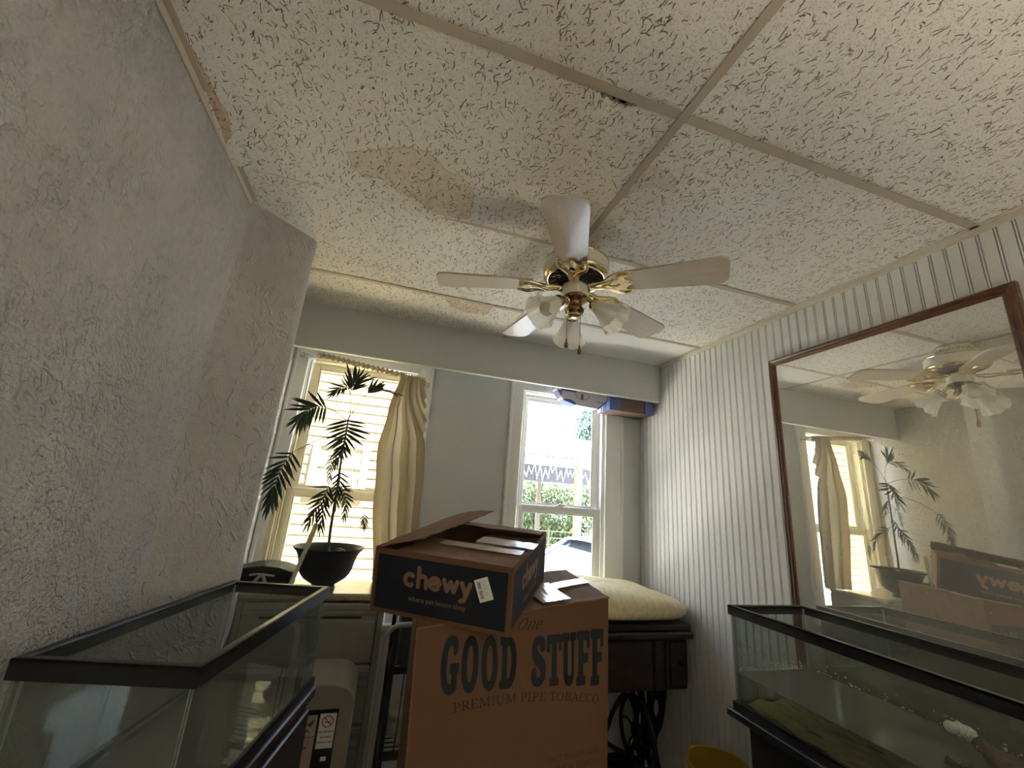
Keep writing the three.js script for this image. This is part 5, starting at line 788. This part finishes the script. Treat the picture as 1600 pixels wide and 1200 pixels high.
// ---------------------------------------------------------------- things between the drawers and the carton
{
  const c = thing('oxygen_concentrator', 'rounded greige oxygen concentrator with a no smoking sticker', 'medical device', [-0.125, 0, -1.92]), w = 0.138, H = 0.69;
  const s = new THREE.Shape(); s.moveTo(-w, 0.03); s.lineTo(w, 0.03); s.lineTo(w, H - 0.07); s.quadraticCurveTo(w, H, w - 0.09, H); s.lineTo(-w + 0.09, H); s.quadraticCurveTo(-w, H, -w, H - 0.07); s.lineTo(-w, 0.03);
  part('body', extrude(s, 0.22, { bevelEnabled: true, bevelSize: 0.008, bevelThickness: 0.012, bevelSegments: 4 }).translate(0, 0, -0.11), std({ color: new THREE.Color(0.30, 0.27, 0.22), roughness: 0.5 }), c);
  const rec = part('control_panel', boxAt(-0.125, 0.097, 0.30, 0.62, 0.119, 0.1235, 0.002), M.blackPlastic, c);
  const pl = canvasTex(256, 512, (ctx, W, Hh) => { ctx.fillStyle = 'rgb(170,142,138)'; ctx.fillRect(0, 0, W, Hh); ctx.fillStyle = 'rgb(172,160,146)'; ctx.fillRect(0, 0, W, 118); ctx.fillStyle = 'rgb(90,60,56)'; ctx.fillRect(0, 116, W, 4); ctx.beginPath(); ctx.moveTo(200, 50); ctx.lineTo(244, 22); ctx.lineTo(226, 66); ctx.fill(); ctx.strokeStyle = 'rgb(90,66,60)'; ctx.lineWidth = 5; ctx.beginPath(); for (let i = 0; i < 60; i++) ctx.lineTo(14 + i * 3.6, 88 + Math.sin(i * 0.9) * 8 * (0.6 + 0.4 * Math.sin(i * 2.3))); ctx.stroke(); for (const [x, y] of [[150, 150], [205, 172], [90, 260], [120, 258]]) ctx.fillRect(x, y, 14, 9); });
  const box2 = (x0, x1, y0, y1, z, tex, name, par) => { const g = boxAt(x0, x1, y0, y1, z, z + 0.0015, 0.0004), p = g.attributes.position, t = g.attributes.uv; for (let i = 0; i < p.count; i++) t.setXY(i, (p.getX(i) - x0) / (x1 - x0), (p.getY(i) - y0) / (y1 - y0)); return part(name, g, std({ map: tex, roughness: 0.45 }), par); };
  box2(-0.115, 0.03, 0.33, 0.605, 0.1236, pl, 'face_label', rec);
  const ns = canvasTex(256, 512, (ctx, W, Hh) => { ctx.fillStyle = 'rgb(228,218,210)'; ctx.fillRect(0, 0, W, Hh); ctx.strokeStyle = 'rgb(150,40,44)'; ctx.lineWidth = 15; ctx.beginPath(); ctx.arc(128, 118, 82, 0, 6.3); ctx.stroke(); ctx.beginPath(); ctx.moveTo(70, 60); ctx.lineTo(186, 176); ctx.stroke(); ctx.strokeStyle = ctx.fillStyle = 'rgb(60,40,42)'; ctx.lineWidth = 8; ctx.fillRect(74, 122, 90, 13); ctx.beginPath(); ctx.moveTo(172, 120); ctx.quadraticCurveTo(160, 90, 178, 74); ctx.stroke(); ctx.fillStyle = 'rgb(30,24,26)'; ctx.textAlign = 'center'; ctx.font = 'bold 36px sans-serif'; ctx.fillText('NO SMOKING', 128, 282, 226); ctx.font = 'bold 34px sans-serif'; ctx.fillText('NO FUMAR', 128, 358, 160); ctx.font = 'bold 30px sans-serif'; ctx.fillText('DÉFENSE DE FUMER', 128, 432, 236); });
  box2(0.038, 0.092, 0.505, 0.608, 0.1236, ns, 'warning_sticker', rec);
  part('switch', boxAt(0.06, 0.078, 0.47, 0.482, 0.1236, 0.130, 0.002), M.paper, rec);
  for (const x of [-0.11, 0.11]) part('caster', lathe([[0.001, -0.012], [0.026, -0.012], [0.03, -0.006], [0.03, 0.006], [0.026, 0.012], [0.001, 0.012]], 18).rotateZ(Math.PI / 2).translate(x, 0.03, 0.05), M.blackPlastic, c);
}
{
  const w = thing('walker_frame', 'pale tubular walker frame wedged between the drawers and the carton', 'walker', [0.3, 0, -1.74]);
  const tubeM = std({ color: new THREE.Color(0.42, 0.41, 0.36), roughness: 0.45, metalness: 0.3 });
  part('frame_tube', sweep([[-0.215, 0.02, 0.0], [-0.209, 0.5, 0], [-0.205, 0.80, 0], [-0.202, 0.868, 0], [-0.175, 0.896, 0], [-0.13, 0.90, 0], [0.13, 0.905, 0], [0.175, 0.9, 0], [0.205, 0.87, 0], [0.21, 0.8, 0], [0.215, 0.02, 0]], 0.0085, 12, 90), tubeM, w);
  part('cross_tube', sweep([[-0.21, 0.45, 0], [0, 0.452, 0], [0.21, 0.45, 0]], 0.008, 10, 8), tubeM, w);
  for (const x of [-0.215, 0.215]) part('rubber_foot', lathe([[0.001, 0], [0.016, 0], [0.015, 0.02], [0.011, 0.03]], 16).translate(x, 0, 0), M.blackPlastic, w);
  const k = thing('wire_rack', 'black wire rack standing in the gap beside the drawer unit', 'rack', [0.34, 0, -2.0]);
  for (const [x, z] of [[-0.2, -0.12], [0.2, -0.12], [-0.2, 0.12], [0.2, 0.12]]) part('post', boxAt(x - 0.009, x + 0.009, 0, 0.86, z - 0.009, z + 0.009, 0.003), M.blackPlastic, k);
  for (const y of [0.15, 0.42, 0.70]) part('shelf', merge([...[...Array(9)].map((_, i) => boxAt(-0.2, 0.2, y, y + 0.004, -0.12 + i * 0.03 - 0.002, -0.12 + i * 0.03 + 0.002, 0.001)), boxAt(-0.21, -0.198, y - 0.01, y + 0.012, -0.12, 0.12), boxAt(0.198, 0.21, y - 0.01, y + 0.012, -0.12, 0.12), boxAt(-0.2, 0.2, y - 0.012, y + 0.012, 0.11, 0.122)]), M.blackPlastic, k);
  part('hook_wire', merge([sweep([[-0.15, 0.70, 0.13], [-0.152, 0.6, 0.135], [-0.155, 0.43, 0.13]], 0.0022, 6, 8), sweep([[-0.13, 0.70, 0.13], [-0.131, 0.6, 0.135], [-0.135, 0.43, 0.13]], 0.0022, 6, 8)]), M.blackPlastic, k);
  const tub = thing('storage_tub', 'dark blue grey tub on the top shelf of the black rack', 'tub', [0.34, 0.704, -2.0]);
  part('body', boxAt(-0.18, 0.18, 0.0, 0.17, -0.1, 0.1, 0.012), std({ color: new THREE.Color(0.05, 0.06, 0.08), roughness: 0.4 }), tub); part('lid', boxAt(-0.188, 0.188, 0.165, 0.185, -0.107, 0.107, 0.006), std({ color: new THREE.Color(0.03, 0.035, 0.045), roughness: 0.4 }), tub);
  const bag = surf(40, 26, (u, v) => { const a = u * 6.2832, b = (v - 0.5) * Math.PI, x = Math.cos(a) * Math.cos(b), y = Math.sin(b), z = -Math.sin(a) * Math.cos(b), n = 1 + 0.35 * noise(x * 3.2 + 4, y * 3.2 + z * 2.4) + 0.16 * noise(x * 8 + z * 6, y * 8); return V(x * 0.085 * n, 0.095 + y * 0.088 * n, z * 0.07 * n); });
  const bg = thing('plastic_bag', 'crumpled white plastic bag on the middle shelf of the black rack', 'bag', [0.235, 0.424, -1.975]); part('bag_body', bag, phy({ color: new THREE.Color(0.55, 0.52, 0.46), roughness: 0.4, side: THREE.DoubleSide }), bg); part('bag_handle', sweep([[0, 0.17, 0], [0.02, 0.2, 0.01], [0.04, 0.17, 0]], 0.005, 6, 10), M.paper, bg);
}

// ---------------------------------------------------------------- packages pushed up under the soffit
{
  const y = (r) => E + r, art = canvasTex(512, 160, (ctx, w, h) => {
    ctx.fillStyle = 'rgb(205,208,222)'; ctx.fillRect(0, 0, w, h); ctx.fillStyle = 'rgb(70,92,170)'; ctx.beginPath(); ctx.ellipse(120, 150, 75, 58, 0, 0, 6.3); ctx.fill(); ctx.fillStyle = 'rgb(96,100,160)'; ctx.fillRect(0, 0, 46, 90); ctx.fillStyle = 'rgb(150,92,120)'; ctx.fillRect(40, 0, 12, 90);
    ctx.strokeStyle = 'rgb(120,122,136)'; ctx.lineWidth = 7; ctx.beginPath(); ctx.arc(258, 5, 72, 0.2, 2.9); ctx.stroke(); ctx.fillStyle = 'rgb(160,70,96)'; ctx.fillRect(242, 12, 26, 70); ctx.fillStyle = 'rgb(120,122,130)'; for (let i = 0; i < 6; i++) ctx.fillRect(400 + i * 12, 70, 8, 14);
  });
  const P = [[0.968, 0.700], [1.018, 0.626], [1.096, 0.607], [1.258, 0.600], [1.328, 0.668], [1.328, 0.78], [0.968, 0.78]], g = extrude(P.map(([a, b]) => [a - 1.15, b - 0.60]), 0.075, { bevelEnabled: true, bevelSize: 0.0015, bevelThickness: 0.002, bevelSegments: 1 }), p = g.attributes.position, t = g.attributes.uv; for (let i = 0; i < p.count; i++) t.setXY(i, (p.getX(i) + 0.182) / 0.36, p.getY(i) / 0.086);
  const a = thing('carton_package', 'white and blue printed package with cut corners tucked behind the valance over the right window', 'package', [1.15, y(0.60), -2.43]); part('printed_front', g, std({ map: art, roughness: 0.5 }), a);
  part('side_wrap', extrude([[0.112, -0.0025], [0.182, 0.066], [0.182, 0.17], [0.186, 0.17], [0.186, 0.064], [0.114, -0.006]], 0.078).translate(0, 0, 0), std({ color: new THREE.Color(0.10, 0.14, 0.32), roughness: 0.5 }), a);
  const stripe = canvasTex(128, 128, (ctx) => { ctx.fillStyle = 'rgb(120,136,205)'; ctx.fillRect(0, 0, 128, 128); const r = rng(4); for (let i = 0; i < 26; i++) { ctx.fillStyle = r() < 0.5 ? 'rgb(190,200,235)' : 'rgb(70,90,165)'; ctx.fillRect(r() * 128, 0, 2 + r() * 6, 128); } });
  const b = thing('blue_carton', 'long blue ended carton with a brown underside beside the right wall', 'package', [1.495, y(0.602), -2.40]);
  part('body', boxAt(-0.155, 0.16, 0, 0.18, -0.085, 0.07, 0.002), std({ color: new THREE.Color(0.17, 0.11, 0.095), roughness: 0.8 }), b);
  const e1 = boxAt(-0.163, -0.155, -0.001, 0.18, -0.087, 0.075, 0.001); part('end_panel', e1, std({ map: stripe, roughness: 0.5 }), b);
  part('front_panel', boxAt(-0.155, -0.085, -0.001, 0.18, 0.07, 0.076, 0.001), std({ color: new THREE.Color(0.10, 0.14, 0.34), roughness: 0.5 }), b); part('front_panel', boxAt(0.10, 0.165, -0.001, 0.18, 0.07, 0.076, 0.001), std({ color: new THREE.Color(0.10, 0.14, 0.34), roughness: 0.5 }), b);
}
renderer.render(scene, camera);
